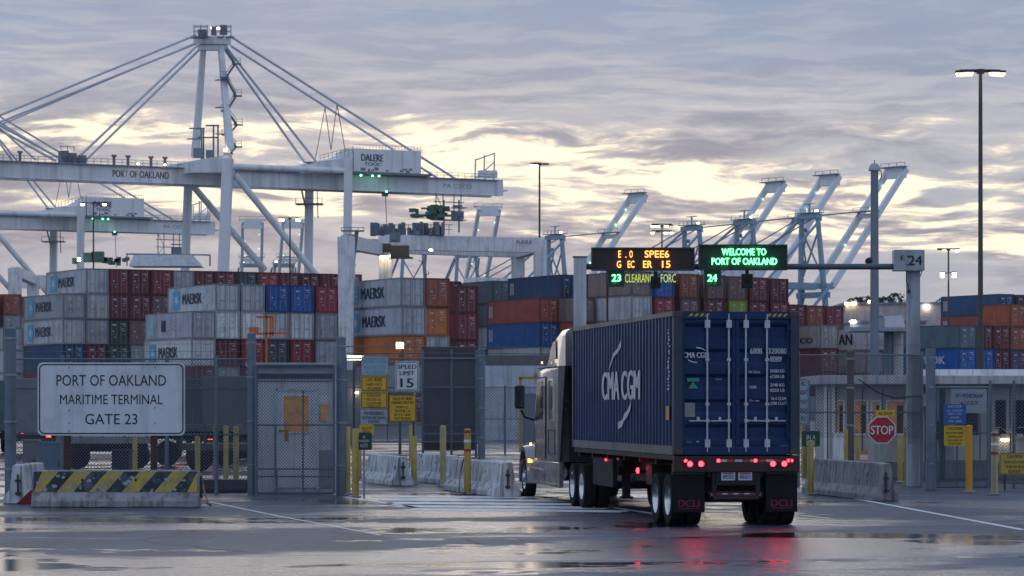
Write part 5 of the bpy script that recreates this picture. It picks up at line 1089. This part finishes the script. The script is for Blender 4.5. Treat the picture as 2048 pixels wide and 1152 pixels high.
parked_truck('white box truck parked behind the fence between gate sign and gate post', 432, 158, mat('truck_white', (.42, .42, .44), .5, streak=.5)); parked_truck('brown box truck seen right of the big gate post', 488, 150, mat('truck_brown', (.16, .09, .06), .5))
parked_truck('teal box truck parked at the far left behind the thick post', 12, 150, mat('truck_teal', (.06, .12, .13), .5))
for k, (px, d, hgt, cm, lb) in enumerate([(385, 118, 1.6, (.10, .09, .09), 'low dark flatbed trailer behind the fence right of the gate sign'), (205, 112, 1.2, (.24, .24, .26), 'pale flatbed trailer seen below the gate sign'), (455, 108, 1.0, (.05, .05, .055), 'low black flatbed trailer nearest the big gate post')]):
    p = flat(px, d); t = thing('flatbed_trailer', lb, 'trailer', p, group='flatbed trailers behind the fence'); mm = mat('trailer_paint_' + 'abc'[k], cm, .7, dirt=.6, streak=.4)
    MB().box((0, 1.2, hgt - .12), (3.4, 2.4, .24)).build('deck', mm, t); MB().box((0, 1.2, hgt - .4), (3.0, .3, .3)).build('beam', black, t)
    for q in range(5): MB().box((-1.6 + q * .8, 0, hgt + .35), (.07, .07, .7)).build('stake', mm, t)
    for sx in (-1.1, 1.1): MB().lathe([(0, -.12), (.3, -.12), (.46, -.1), (.5, 0), (.46, .1), (.3, .12), (0, .12)], (sx, 1.2, .5), (0, 1, 0), 18).build('wheel', rubber, t)
p = flat(1655, 104); t = thing('pipe_rack', 'rack of pale pipes and valves standing left of the guard booth', 'pipe rack', p); rnd = random.Random(8); pipem = mat('pale_pipe', (.50, .50, .52), .45, .4, .4, 3)
for q in range(9): x = rnd.uniform(-.35, .35); MB().tube((x, rnd.uniform(-.2, .2), 0), (x + rnd.uniform(-.1, .1), 0, rnd.uniform(1.2, 2.4)), .03, n=6).build('pipe', pipem, t)
for q in range(4): z = .4 + q * .5; MB().tube((-.45, 0, z), (.45, 0, z + rnd.uniform(-.1, .1)), .025, n=6).build('cross_pipe', pipem, t)
for q in range(5): MB().lathe([(0, -.03), (.12, -.03), (.14, 0), (.12, .03), (0, .03)], (rnd.uniform(-.35, .35), -.15, .6 + q * .35), (0, 1, 0), 12).build('valve', pipem, t)
o = flat(538, 200); t = thing('boom_lift', 'orange lattice boom lift in front of the white boxes', 'lift', o); Q3 = lambda px, py: at(px, py, 200) - o
m = MB()
for a, b in (((533, 735), (533, 630)), ((512, 634), (546, 634)), ((546, 634), (546, 672)), ((505, 668), (580, 666)), ((541, 634), (541, 676))): m.bar(Q3(*a), Q3(*b), .13)
m.build('boom', orangeM, t); m = MB(); m.box(Q3(508, 662), (.6, .6, .5)); m.build('basket', orangeM, t); m = MB(); b_ = Q3(533, 735); m.box((b_.x, 0, 1.0), (2.0, 2.4, 1.2)); m.build('base', orangeM, t, bevel=.05)
for s_ in (-.9, .9): MB().tube((s_ - .15, -1, .4), (s_ + .15, -1, .4), .4, n=16).build('wheel', rubber, t); MB().tube((s_ - .15, 1, .4), (s_ + .15, 1, .4), .4, n=16).build('wheel', rubber, t)
lamp_mast('short lamp post with square warm lamp above the speed limit sign', 800, 150, 686, .07, .05, [], [(-.1, .1, 0)], 0); t = [x for x in bpy.data.objects if x.name.startswith('lamp_mast')][-1]
h_ = MB().box((0, -.1, zy(691, 150)), (.36, .2, .30)).build('lamp_head', mat('square_lamp', (1, .62, .28), .4, emit=7), t)
tr = flat(782, 160); t = thing('road_lamp', 'glowing greenish road lamp behind the column of fence signs', 'lamp', flat(708, 165)); MB().tube((0, 0, 0), (0, 0, zy(715, 165)), .07, n=8).build('pole', dkst, t); MB().box((.1, -.1, zy(716, 165)), (.9, .3, .22)).build('lamp_head', mat('greenish_lamp', (.95, 1, .6), .4, emit=4), t)
# rust coloured traffic cones and barrels in the booth lane
for px, d, lb in ((1722, 97, 'orange striped barrel left of the stop sign post'), (1709, 100, 'orange striped barrel farther left beside the booth')):
    p = flat(px, d); t = thing('traffic_barrel', lb, 'barrel', p, group='orange traffic barrels'); MB().lathe([(0, .9), (.2, .9), (.22, .6), (.25, .58), (.27, .08), (.32, .06), (.32, 0)], (0, 0, 0), (0, 0, 1), 18).build('body', orangeM, t, smooth=True)
    m = MB(); m.lathe([(.226, .62), (.212, .78)], (0, 0, 0), (0, 0, 1), 18); m.lathe([(.275, .25), (.263, .40)], (0, 0, 0), (0, 0, 1), 18); m.build('reflective_band', mark, t)
# ------------------------------------------------------------------ the truck: tractor, chassis trailer and container
YAW = R(8.03); A0 = Vector((3.08, 58.6, 0)); TO = A0 + Vector((math.cos(YAW), math.sin(YAW), 0)) * 1.22
navy = mat('navy_paint', (.0025, .029, .108), .45, 0, .5, 1.2, dcol=(.004, .018, .055), streak=.08, rust=.22, spec=.32)
railm = mat('rail_grey', (.13, .12, .12), .6, .2, .5, 2, rust=.3)
silver = mat('tractor_paint', (.27, .27, .275), .25, .55, .25, 1.5, coat=.5)
silver_d = mat('tractor_dark', (.02, .02, .021), .5, .2, .3, 2)
chrome = mat('chrome', (.55, .56, .58), .15, 1.0, .1, 3)
rim = mat('aluminium_rim', (.70, .73, .76), .24, .95, .35, 6)
Z0, HC, LC, HW = 1.355, 2.742, 12.19, 1.22
ct = thing('shipping_container', 'dark blue container on the truck trailer with white lettering on doors and side', 'container', TO + Vector((0, 0, Z0)), YAW)
m = MB(); n = 34; y0, y1 = .16, LC - .14; p = (y1 - y0) / n
for s_ in (1, -1):
    x = s_ * (HW - .012); pts = []
    for i in range(n):
        yy = y0 + i * p; pts += [(x, yy), (x, yy + p * .26), (x - s_ * .062, yy + p * .48), (x - s_ * .062, yy + p * .76)]
    pts.append((x, y1)); k = len(pts); vs = [(a, b, .17) for a, b in pts] + [(a, b, HC - .09) for a, b in pts]
    m.add(vs, [(i, i + 1, i + 1 + k, i + k) if s_ > 0 else (i, i + k, i + 1 + k, i + 1) for i in range(k - 1)])
m.box((0, LC / 2, HC - .045), (2.26, LC - .3, .03)); m.box((0, LC - .08, HC / 2), (2.1, .06, HC - .3)); m.box((0, LC / 2, .12), (2.2, LC - .3, .1)); m.build('body', navy, ct)
m = MB()
for s_ in (1, -1): m.box((s_ * (HW - .05), LC / 2, HC - .045), (.10, LC - .34, .09)); m.box((s_ * (HW - .05), LC / 2, .085), (.10, LC - .34, .165))
m.build('side_rail', mat('rail_light', (.17, .165, .17), .5, .2, .5, 2, rust=.25), ct)
for s_ in (1, -1):
    for yy in (.085, LC - .085):
        MB().box((s_ * (HW - .082), yy, HC / 2), (.164, .17, HC - .24)).build('corner_post', mat('corner_post', (.03, .04, .075), .5, 0, .6, 3, rust=.4), ct)
        for zz in (.06, HC - .06): MB().box((s_ * (HW - .084), yy, zz), (.178, .18, .118)).build('corner_casting', mat('corner_cast', (.07, .065, .065), .6, .3, .4, 4, rust=.4), ct, bevel=.012)
hd = MB().box((0, .10, HC - .075), (2.10, .14, .14)).build('door_header', navy, ct); MB().box((0, .10, .09), (2.10, .14, .17)).build('door_sill', navy, ct)
m = MB()
for c in (-.76, .76):
    for k in range(4): x = c - .17 + k * .105; m.add([(x, .027, HC - .10), (x + .055, .027, HC - .10), (x + .10, .027, HC - .045), (x + .045, .027, HC - .045)], [(0, 1, 2, 3)])
m.build('hazard_stripe', mat('hazard_yellow', (.65, .36, .02), .5), hd)
RX = {-1: (-.564, -.144), 1: (.188, .60)}
for s_ in (-1, 1):
    m = MB(); cx, w_ = s_ * .53, 1.046; zb, zt = .185, HC - .155
    # panel with five pressed horizontal ribs
    prof = [(.0, zb)]; nr = 5; hh = (zt - zb) / nr
    for k in range(nr): z = zb + k * hh; prof += [(.0, z + hh * .20), (.05, z + hh * .34), (.05, z + hh * .70), (.0, z + hh * .84)]
    prof += [(.0, zt)]; x0, x1 = cx - w_ / 2 + .06, cx + w_ / 2 - .06; q = len(prof)
    m.add([(x0, .10 + a, b) for a, b in prof] + [(x1, .10 + a, b) for a, b in prof], [(i, i + q, i + 1 + q, i + 1) for i in range(q - 1)])
    for xx in (cx - w_ / 2 + .03, cx + w_ / 2 - .03): m.box((xx, .11, (zb + zt) / 2), (.062, .06, zt - zb))
    m.box((cx, .11, zb + .03), (w_ - .12, .06, .06)); m.box((cx, .11, zt - .03), (w_ - .12, .06, .06)); m.box((cx, .17, (zb + zt) / 2), (w_ - .1, .02, zt - zb)); dr = m.build('door', navy, ct)
    m = MB(); xe = s_ * 1.042
    for k in range(5): m.box((xe, .055, .35 + k * .52), (.07, .05, .09))
    m.build('hinge', navy, dr)
    for xx in RX[s_]:
        m = MB(); m.tube((xx, .045, .06), (xx, .045, HC - .05), .019, n=10); r_ = m.build('lock_rod', rodm, dr, smooth=True)
        m = MB()
        for zz in (.22, 2.5): m.box((xx, .035, zz), (.10, .06, .15)); m.box((xx, .02, zz + .05), (.06, .05, .03))
        for zz in (.97, 1.82): m.box((xx, .045, zz), (.075, .06, .05))
        m.build('rod_bracket', rodm, r_)
        m = MB(); zz = .655; sg = -1 if s_ < 0 else (1 if xx > .4 else 1); sg = -1 if s_ < 0 else 1
        m.bar((xx, .02, zz), (xx + sg * .36, .012, zz - .005), .03, .022); m.box((xx + sg * .18, .03, zz + .035), (.05, .03, .07)); m.box((xx, .03, zz), (.07, .05, .06)); m.build('door_handle', rodm, r_)
    m = MB()
    if s_ < 0:
        lettering(m, 'CMA CGM', (-.775, .093, 1.905), .50, .105, bold=.05)
        for a0, a1, cy, cz in ((35, 100, -.70, 1.905), (215, 280, -.80, 1.905)):
            pts = [(.20 * math.cos(R(a)) * 1.1, .15 * math.sin(R(a))) for a in range(a0, a1, 6)]; i_ = [(x * .93, z * (.86 if k not in (0, len(pts) - 1) else 1)) for k, (x, z) in enumerate(pts)]; k = len(pts)
            m.add([(-.76 + x * 1.0, .092, cz + z) for x, z in pts] + [(-.76 + x, .092, cz + z) for x, z in i_], [(i, i + 1, i + 1 + k, i + k) for i in range(k - 1)])
        m.box((-.90, .092, .225), (.10, .004, .05)); m.box((-.74, .092, .24), (.05, .004, .04)); m.build('lettering', mark, dr)
        m = MB(); m.add([(-.945, .090, 1.465), (-.715, .090, 1.465), (-.715, .090, 1.40), (-.945, .090, 1.40)], [(0, 3, 2, 1)]); m.add([(-.83, .090, 1.40), (-.92, .090, 1.265), (-.73, .090, 1.265)], [(0, 1, 2)]); m.build('green_emblem', mat('emblem_green', (.02, .30, .17), .5), dr)
        MB().box((-.895, .088, .86), (.20, .008, .27)).build('data_plate', mat('plate_grey', (.28, .27, .26), .5, .4, .5, 20), dr); MB().box((-.335, .09, 1.445), (.12, .004, .025)).build('stencil', mat('rust_mark', (.30, .22, .18), .7), dr)
    else:
        for tx, x, z, wd, ht in (('680B', .40, 1.985, .24, .105), ('320080 8', .865, 1.985, .46, .105), ('8089', .785, 1.83, .225, .105), ('Md. Gross', .365, 1.585, .22, .05), ('30480 KG', .81, 1.605, .28, .06), ('67200 LB', .81, 1.50, .28, .06),
                                  ('TARE', .335, 1.295, .15, .05), ('3740 KG', .815, 1.335, .28, .06), ('8250 LB', .815, 1.235, .28, .06), ('Cu. cap', .36, 1.035, .20, .045), ('76.4 CU.M', .835, 1.075, .30, .06), ('2700 CU.FT', .84, .985, .33, .06)): lettering(m, tx, (x, .093, z), wd, ht, bold=.03)
        m.box((.945, .092, .205), (.12, .004, .07)); m.build('lettering', mark, dr)
m = MB(); rnd = random.Random(9)
for xx, z1, z0 in ((.205, .70, .34), (.215, .36, .22), (.26, .26, .20), (.63, .66, .48)):
    k = 6; L0 = [(xx + rnd.uniform(-.012, .012) - .010, z1 + (z0 - z1) * i / k) for i in range(k + 1)]; m.add([(a, .088, b) for a, b in L0] + [(a + rnd.uniform(.012, .03), .088, b) for a, b in L0], [(i, i + 1, i + 2 + k, i + 1 + k) for i in range(k)])
m.build('rust_streak', mat('rust_run', (.16, .06, .03), .8, dirt=.5), dr)
x = -HW - .003
m = MB(); lettering(m, 'CMA CGM', (x, 5.82, 2.72 - Z0), 4.6, .60, right=(0, -1, 0), bold=.085); m.build('lettering', mark, ct)
m = MB()
for pts in ([(7.25, 1.68), (7.15, 1.80), (6.9, 1.92), (6.75, 2.04), (6.2, 2.14), (5.75, 2.31), (5.75, 2.16), (6.15, 2.05), (6.6, 1.98), (6.9, 1.85)], [(4.55, 1.08), (4.7, .97), (4.95, .86), (5.4, .76), (5.55, .66), (6.1, .59), (6.12, .45), (5.65, .50), (5.4, .62), (5.0, .72), (4.65, .85)]):
    m.add([(x, a, b) for a, b in pts], [tuple(range(len(pts)))])
m.build('swoosh', mark, ct)
MB().box((x + .002, .62, .80), (.006, .30, .27)).build('warning_label', mat('label_amber', (.75, .34, .02), .5), ct)
m = MB(); rnd = random.Random(2)
for k in range(18): m.box((x + .002, .50 + rnd.uniform(-.08, .08), 2.42 - k * .068 - rnd.uniform(0, .03)), (.006, rnd.uniform(.06, .16), rnd.uniform(.02, .05)))
m.build('stencil', mark, ct)
# ---- wheels
def wheel(par, x, y, side, dual=True, r=.49):
    w_ = MB(); prof = [(.30, -.12), (.42, -.135), (.485, -.125), (r, -.10), (r, .10), (.485, .125), (.42, .135), (.30, .12)]
    for k in ((0, -.33) if dual else (0,)): w_.lathe([(a, b + k) for a, b in prof], (x, y, r), (side, 0, 0), 36)
    t = w_.build('tyre', rubber, par, smooth=True)
    f = MB(); f.lathe([(.30, .125), (.285, .10), (.27, .02), (.16, -.02) if dual else (.17, .10), (.12, .0) if dual else (.12, .12), (.115, .06) if dual else (.11, .17), (0, .07) if dual else (0, .18)], (x, y, r), (side, 0, 0), 32); rm = f.build('rim', rim, t, smooth=True)
    b = MB()
    for i in range(10): a = i * math.pi / 5; b.tube((x + side * (.0 if dual else .10), y + .20 * math.cos(a), r + .20 * math.sin(a)), (x + side * (.035 if dual else .15), y + .20 * math.cos(a), r + .20 * math.sin(a)), .018, n=6)
    b.build('wheel_nuts', chrome, rm); return t
# ---- chassis trailer
tr = thing('container_chassis', 'dark container chassis trailer with red tail lights carrying the blue container', 'trailer', TO, YAW)
frame_m = mat('chassis_frame', (.018, .012, .012), .55, .2, .5, 3, rust=.25)
m = MB()
for s_ in (-1, 1): m.box((s_ * .46, 5.9, 1.10), (.14, 11.6, .34)); m.box((s_ * 1.16, 6.0, Z0 - .055), (.10, 11.8, .09))
for yy in (.5, 2.4, 4.2, 6, 8, 10, 11.8): m.box((0, yy, 1.22), (2.24, .12, .14))
m.build('frame', frame_m, tr); MB().box((0, 1.35, .86), (1.5, 1.9, .5)).build('suspension', black, tr)
m = MB(); m.box((0, .06, 1.18), (2.44, .16, .30)); m.box((0, .10, .55), (.90, .1, .1)); rb = m.build('rear_crossmember', mat('rear_beam', (.04, .018, .02), .5, .2, .5, 4, rust=.3), tr, bevel=.01)
m = MB()
for s_ in (-1, 1): m.box((s_ * .42, .1, .84), (.09, .1, .50))
m.box((0, .12, .60), (1.05, .1, .11)); m.build('underride_guard', frame_m, tr)
def tape(mb_r, mb_w, xa, xb, z, y_=-.025, n=8):
    for k in range(n): (mb_r if k % 2 else mb_w).box((xa + (xb - xa) * (k + .5) / n, y_, z), ((xb - xa) / n * .94, .004, .045))
mr, mw = MB(), MB(); tape(mr, mw, -.34, .86, 1.245); tape(mr, mw, -.48, .48, .60, .066, 9); mr.build('red_reflector', mat('tape_red', (.45, .03, .03), .4), tr); mw.build('white_reflector', mat('tape_white', (.55, .55, .58), .4), tr)
for xx, zz, rr in ((-.915, 1.185, .05), (-.70, 1.185, .05), (.70, 1.185, .05), (.92, 1.185, .05), (-1.0, 1.245, .028), (-.365, 1.245, .032), (.355, 1.245, .032), (1.0, 1.245, .028), (1.07, 1.245, .024)):
    h_ = MB().lathe([(rr * 1.3, 0), (rr * 1.35, -.03), (rr * 1.05, -.03)], (xx, -.02, zz), (0, 1, 0), 18).build('tail_light', black, tr); MB().lathe([(0, -.045), (rr * .7, -.04), (rr, -.02), (rr, 0)], (xx, -.022, zz), (0, 1, 0), 18).build('lens', red_l, h_, smooth=True)
m = MB(); m.box((0, .04, .93), (.80, .05, .30)); pb = m.build('plate_holder', black, tr)
for xx in (-.165, .165):
    q = MB().box((xx, .008, .945), (.27, .012, .15)).build('licence_plate', mat('plate_white', (.50, .54, .62), .4), pb); mm = MB(); lettering(mm, '4PR7821' if xx < 0 else '4RK6013', (xx, -.001, .935), .22, .075, bold=.03); mm.build('lettering', mat('plate_blue', (.03, .05, .25), .5), q); MB().box((xx, 0, 1.0), (.20, .004, .022)).build('plate_band', mat('plate_red', (.35, .03, .03), .5), q)
for s_ in (-1, 1):
    x = s_ * .905; m = MB(); rng = []
    for k, (zz, bow) in enumerate(((1.0, 0), (.75, .01), (.55, .03), (.33, .05), (.26, .045))): rng.append([Vector((x - .31, .13 - bow * .2, zz)), Vector((x + .31, .13 - bow * .2, zz)), Vector((x + .31, .145 - bow * .2, zz)), Vector((x - .31, .145 - bow * .2, zz))])
    m.loft(rng); fl = m.build('mud_flap', mat('flap', (.009, .009, .011), .75, 0, .5, 4, spec=.25), tr, bevel=.006)
    m = MB(); lettering(m, 'DCLI', (x, .112, .43), .42, .13, bold=.03); m.box((x, .112, .335), (.38, .003, .012)); m.build('lettering', mat('dark_red_letters', (.20, .012, .03), .6), fl)
    m = MB(); m.box((x, .15, 1.01), (.64, .06, .05)); m.build('flap_hanger', dkst, fl)
for yy in (.72, 1.98):
    for s_ in (-1, 1): wheel(tr, s_ * 1.08, yy, s_)
    MB().tube((-1.0, yy, .5), (1.0, yy, .5), .07, n=10).build('axle', frame_m, tr)
m = MB()
for s_ in (-1, 1): m.box((s_ * .6, 8.6, .75), (.16, .16, .85)); m.box((s_ * .6, 8.6, .30), (.26, .26, .05))
m.build('landing_gear', frame_m, tr); MB().box((-1.02, 8.9, .86), (.10, 2.6, .62)).build('side_skirt', black, tr); MB().box((-.9, 3.2, .92), (.4, .6, .4)).build('air_tank', black, tr)
for yy, rr in ((4.0, .055), (8.2, .03)): MB().lathe([(0, -.03), (rr, -.01), (rr, .02)], (-1.12 - (.07 if yy < 5 else .0), yy, .98 if yy < 5 else 1.13), (1, 0, 0), 14).build('marker_light', red_l if yy < 5 else mat('dim_red', (1, .04, .03), .4, emit=3), tr)
MB().box((-1.2, 6.2, 1.18), (.02, .3, .05)).build('red_reflector', mat('tape_red', (.45, .03, .03), .4), tr)
# ---- tractor
tk = thing('truck_tractor', 'silver-grey sleeper cab truck tractor pulling the blue container through the gate', 'truck', TO, YAW)
def ring(y, zb, zt, hw, r, hb=None):
    hb = hb or hw; pts = [(-hb, zb), (hb, zb)]
    for i in range(6): a = R(90 * i / 5); pts.append((hw - r + r * math.cos(a), zt - r + r * math.sin(a)))
    for i in range(6): a = R(90 + 90 * i / 5); pts.append((-hw + r + r * math.cos(a), zt - r + r * math.sin(a)))
    return [Vector((a, y, b)) for a, b in pts]
m = MB(); m.loft([ring(14.35, .98, 3.22, 1.20, .12), ring(14.38, .98, 3.25, 1.215, .12), ring(17.3, .98, 3.20, 1.215, .14), ring(17.75, .98, 2.95, 1.20, .2), ring(18.5, .98, 1.93, 1.16, .1)]); m.build('cab', silver, tk, smooth=True)
m = MB(); m.loft([ring(13.35, 3.24, 4.10, 1.19, .16), ring(14.2, 3.24, 4.11, 1.20, .2), ring(15.1, 3.24, 4.03, 1.18, .3), ring(16.2, 3.24, 3.80, 1.12, .3), ring(17.0, 3.2, 3.5, 1.06, .2), ring(17.5, 3.1, 3.2, 1.0, .08)]); rf = m.build('roof_fairing', silver, tk, smooth=True)
m = MB(); m.loft([[Vector((-1.19, y, z)) for y, z in pr] if False else [Vector((x_, y, z)) for y, z in pr] for x_, pr in ((-1.20, [(14.36, 1.0), (14.36, 3.23), (13.37, 3.23), (14.12, 1.0)]), (-1.15, [(14.36, 1.0), (14.36, 3.23), (13.37, 3.23), (14.12, 1.0)]))]); m.build('side_extender', silver_d, tk)
m = MB(); m.loft([[Vector((x_, y, z)) for y, z in [(14.36, 1.0), (14.36, 3.23), (13.37, 3.23), (14.12, 1.0)]] for x_ in (1.15, 1.20)]); m.build('side_extender', silver_d, tk)
m = MB(); m.loft([ring(18.4, 1.0, 1.90, 1.05, .12), ring(19.4, .95, 1.74, .98, .2), ring(20.3, .9, 1.55, .90, .25), ring(20.75, .9, 1.38, .84, .25)]); m.build('hood', silver, tk, smooth=True)
m = MB(); m.loft([ring(20.55, .38, .92, 1.22, .12), ring(20.95, .40, .88, 1.12, .12)]); m.build('bumper', silver, tk, smooth=True, bevel=.02)
MB().box((0, 20.80, 1.12), (1.2, .06, .44)).build('grille', chrome, tk)
for s_ in (-1, 1):
    m = MB(); n = 16; rr, ww = .66, .36; rings = []
    for i in range(n + 1): a = R(-14 + 208 * i / n); c, q = math.cos(a), math.sin(a); rings.append([Vector((s_ * (1.22 - k * ww), 20.04 + r_ * c, .53 + r_ * q)) for k, r_ in ((0, rr), (0, rr + .09), (1, rr + .14), (1, rr))])
    if s_ > 0: rings = [q[::-1] for q in rings]
    m.loft(rings); m.build('fender', silver, tk, smooth=True)
    hl = MB().box((s_ * .95, 20.62, 1.12), (.30, .30, .26)).build('headlight', chrome, tk, bevel=.05)
    m = MB(); m.loft([[Vector((s_ * x_, y, z)) for y, z in [(14.2, .36), (14.2, .97), (18.7, .97), (19.25, .55), (19.2, .40)]] for x_ in ((1.10, 1.215) if s_ > 0 else (1.215, 1.10))]); m.build('side_fairing', silver, tk, bevel=.02)
    m = MB()
    for zz, ya, yb in ((.74, 16.8, 18.6), (.42, 14.3, 19.1)): m.box((s_ * 1.235, (ya + yb) / 2, zz), (.06, yb - ya, .05))
    m.build('step', chrome, tk)
    ft = MB(); ft.lathe([(0, 0), (.28, 0), (.30, .03), (.30, 1.2), (.28, 1.23), (0, 1.23)], (s_ * .86, 16.9, .70), (0, 1, 0), 24); ft.build('fuel_tank', chrome, tk, smooth=True)
    # door with window, handle and mirror
    xx = s_ * 1.219
    m = MB(); m.prism([(16.15, 1.02), (17.72, 1.02), (17.95, 1.8), (17.95, 2.0), (17.5, 2.98), (16.15, 3.0)] if s_ < 0 else [(16.15, 1.02), (16.15, 3.0), (17.5, 2.98), (17.95, 2.0), (17.95, 1.8), (17.72, 1.02)], (xx, 0, 0), (0, 1, 0), (0, 0, 1), (s_ * .014, 0, 0)); dr = m.build('door', silver, tk, bevel=.006)
    m = MB(); m.prism([(16.62, 1.98), (17.86, 1.92), (17.42, 2.90), (16.62, 2.90)], (xx + s_ * .016, 0, 0), (0, 1, 0), (0, 0, 1), (s_ * .006, 0, 0)); m.build('window', glass, dr)
    MB().box((xx + s_ * .03, 16.4, 1.55), (.035, .2, .05)).build('handle', chrome, dr)
    m = MB(); m.prism([(14.95, 2.0), (15.55, 2.0), (15.55, 2.88), (14.95, 2.88)], (xx + s_ * .004, 0, 0), (0, 1, 0), (0, 0, 1), (s_ * .008, 0, 0)); sw = m.build('sleeper_window', glass, tk)
    m = MB()
    for a, b in (((14.9, 1.95), (15.6, 1.95)), ((14.9, 2.93), (15.6, 2.93)), ((14.9, 1.95), (14.9, 2.93)), ((15.6, 1.95), (15.6, 2.93))): m.bar((xx + s_ * .012, a[0], a[1]), (xx + s_ * .012, b[0], b[1]), .035)
    m.build('window_frame', chrome, sw)
    m = MB(); m.prism([(14.6, 3.42), (15.2, 3.42), (15.55, 3.6), (15.1, 3.82), (14.7, 3.86)], (s_ * 1.195, 0, 0), (0, 1, 0), (0, 0, 1), (s_ * .02, 0, 0)); m.build('roof_window', glass, rf)
    m = MB()
    for a, b in (((14.75, 1.15), (15.75, 1.15)), ((14.75, 1.72), (15.75, 1.72)), ((14.75, 1.15), (14.75, 1.72)), ((15.75, 1.15), (15.75, 1.72))): m.bar((xx + s_ * .004, a[0], a[1]), (xx + s_ * .004, b[0], b[1]), .02)
    m.build('luggage_door', silver_d, tk)
    m = MB()
    for a, b in (((16.15, 1.02), (16.15, 3.0)), ((16.15, 3.0), (17.5, 2.98)), ((17.95, 1.8), (17.72, 1.02)), ((14.4, 3.23), (17.3, 3.21))): m.bar((xx + s_ * .012, a[0], a[1]), (xx + s_ * .012, b[0], b[1]), .022)
    m.build('door_seam', black, tk)
    m = MB(); m.path([(s_ * 1.18, 18.3, 1.95), (s_ * 1.42, 18.35, 2.02), (s_ * 1.52, 18.3, 2.2)], .03); mi = m.build('mirror_arm', black, tk)
    mh = MB().box((s_ * 1.56, 18.3, 2.52), (.24, .16, .58)).build('mirror_housing', black, mi, bevel=.05); MB().box((s_ * 1.56, 18.215, 2.52), (.19, .008, .50)).build('mirror_glass', mat('mirror', (.1, .11, .12), .03, 1.0, 0), mh)
    MB().box((s_ * 1.23, 18.62, 1.35), (.03, .12, .06)).build('marker_light', amber_l, tk); MB().box((s_ * 1.24, 18.85, .93), (.03, .14, .10)).build('turn_light', amber_l, tk)
    MB().box((s_ * 1.19, 17.0, 3.36), (.03, .12, .06)).build('marker_light', mat('dim_amber', (1, .5, .25), .4, emit=1.5), tk)
    wheel(tk, s_ * 1.06, 20.04, s_, False)
    for yy in (10.95, 12.25): wheel(tk, s_ * 1.08, yy, s_)
MB().prism([(18.5, 1.95), (17.62, 3.08), (17.66, 3.10), (18.54, 1.97)], (-1.0, .03, .02), (0, 1, 0), (0, 0, 1), (2.0, 0, 0)).build('windshield', glass, tk)
m = MB()
for s_ in (-1, 1): m.box((s_ * .43, 15.4, .88), (.10, 10.4, .26))
for yy in (10.6, 11.6, 13, 14, 16, 18, 20): m.box((0, yy, .88), (.78, .12, .2))
m.build('frame_rail', frame_m, tk); MB().box((0, 11.6, 1.03), (.9, 1.1, .08)).build('fifth_wheel', black, tk)
for yy in (10.95, 12.25, 20.04): MB().tube((-.9, yy, .5), (.9, yy, .5), .08, n=10).build('axle', frame_m, tk)
m = MB(); m.box((0, 14.3, 2.1), (1.9, .06, 2.2)); m.build('cab_back', silver_d, tk); m = MB(); m.path([(.2, 14.2, 1.9), (.1, 13.5, 1.3), (0, 12.7, 1.35)], .025); m.path([(.35, 14.2, 1.9), (.3, 13.4, 1.25), (.1, 12.7, 1.3)], .025); m.build('air_hose', rubber, tk)
for x_, y_, z_ in ((-.7, 17.1, 3.5), (.7, 17.1, 3.5)): MB().box((x_, y_, z_ - .02), (.12, .12, .05)).build('roof_light', mat('dim_amber', (1, .5, .25), .4, emit=1.5), rf)
# ------------------------------------------------------------------ the damp evening air
hz = MB(); hz.box((0, 965, 52), (1440, 2170, 107)); hm = bpy.data.materials.new('air'); hm.use_nodes = True; nt = hm.node_tree; nt.nodes.clear()
v = nt.nodes.new('ShaderNodeVolumePrincipled'); v.inputs['Density'].default_value = .00005; v.inputs['Color'].default_value = (.86, .90, 1.0, 1); v.inputs['Anisotropy'].default_value = .35
o = nt.nodes.new('ShaderNodeOutputMaterial'); nt.links.new(v.outputs[0], o.inputs['Volume'])
h = hz.build('haze', hm); h['kind'] = 'stuff'
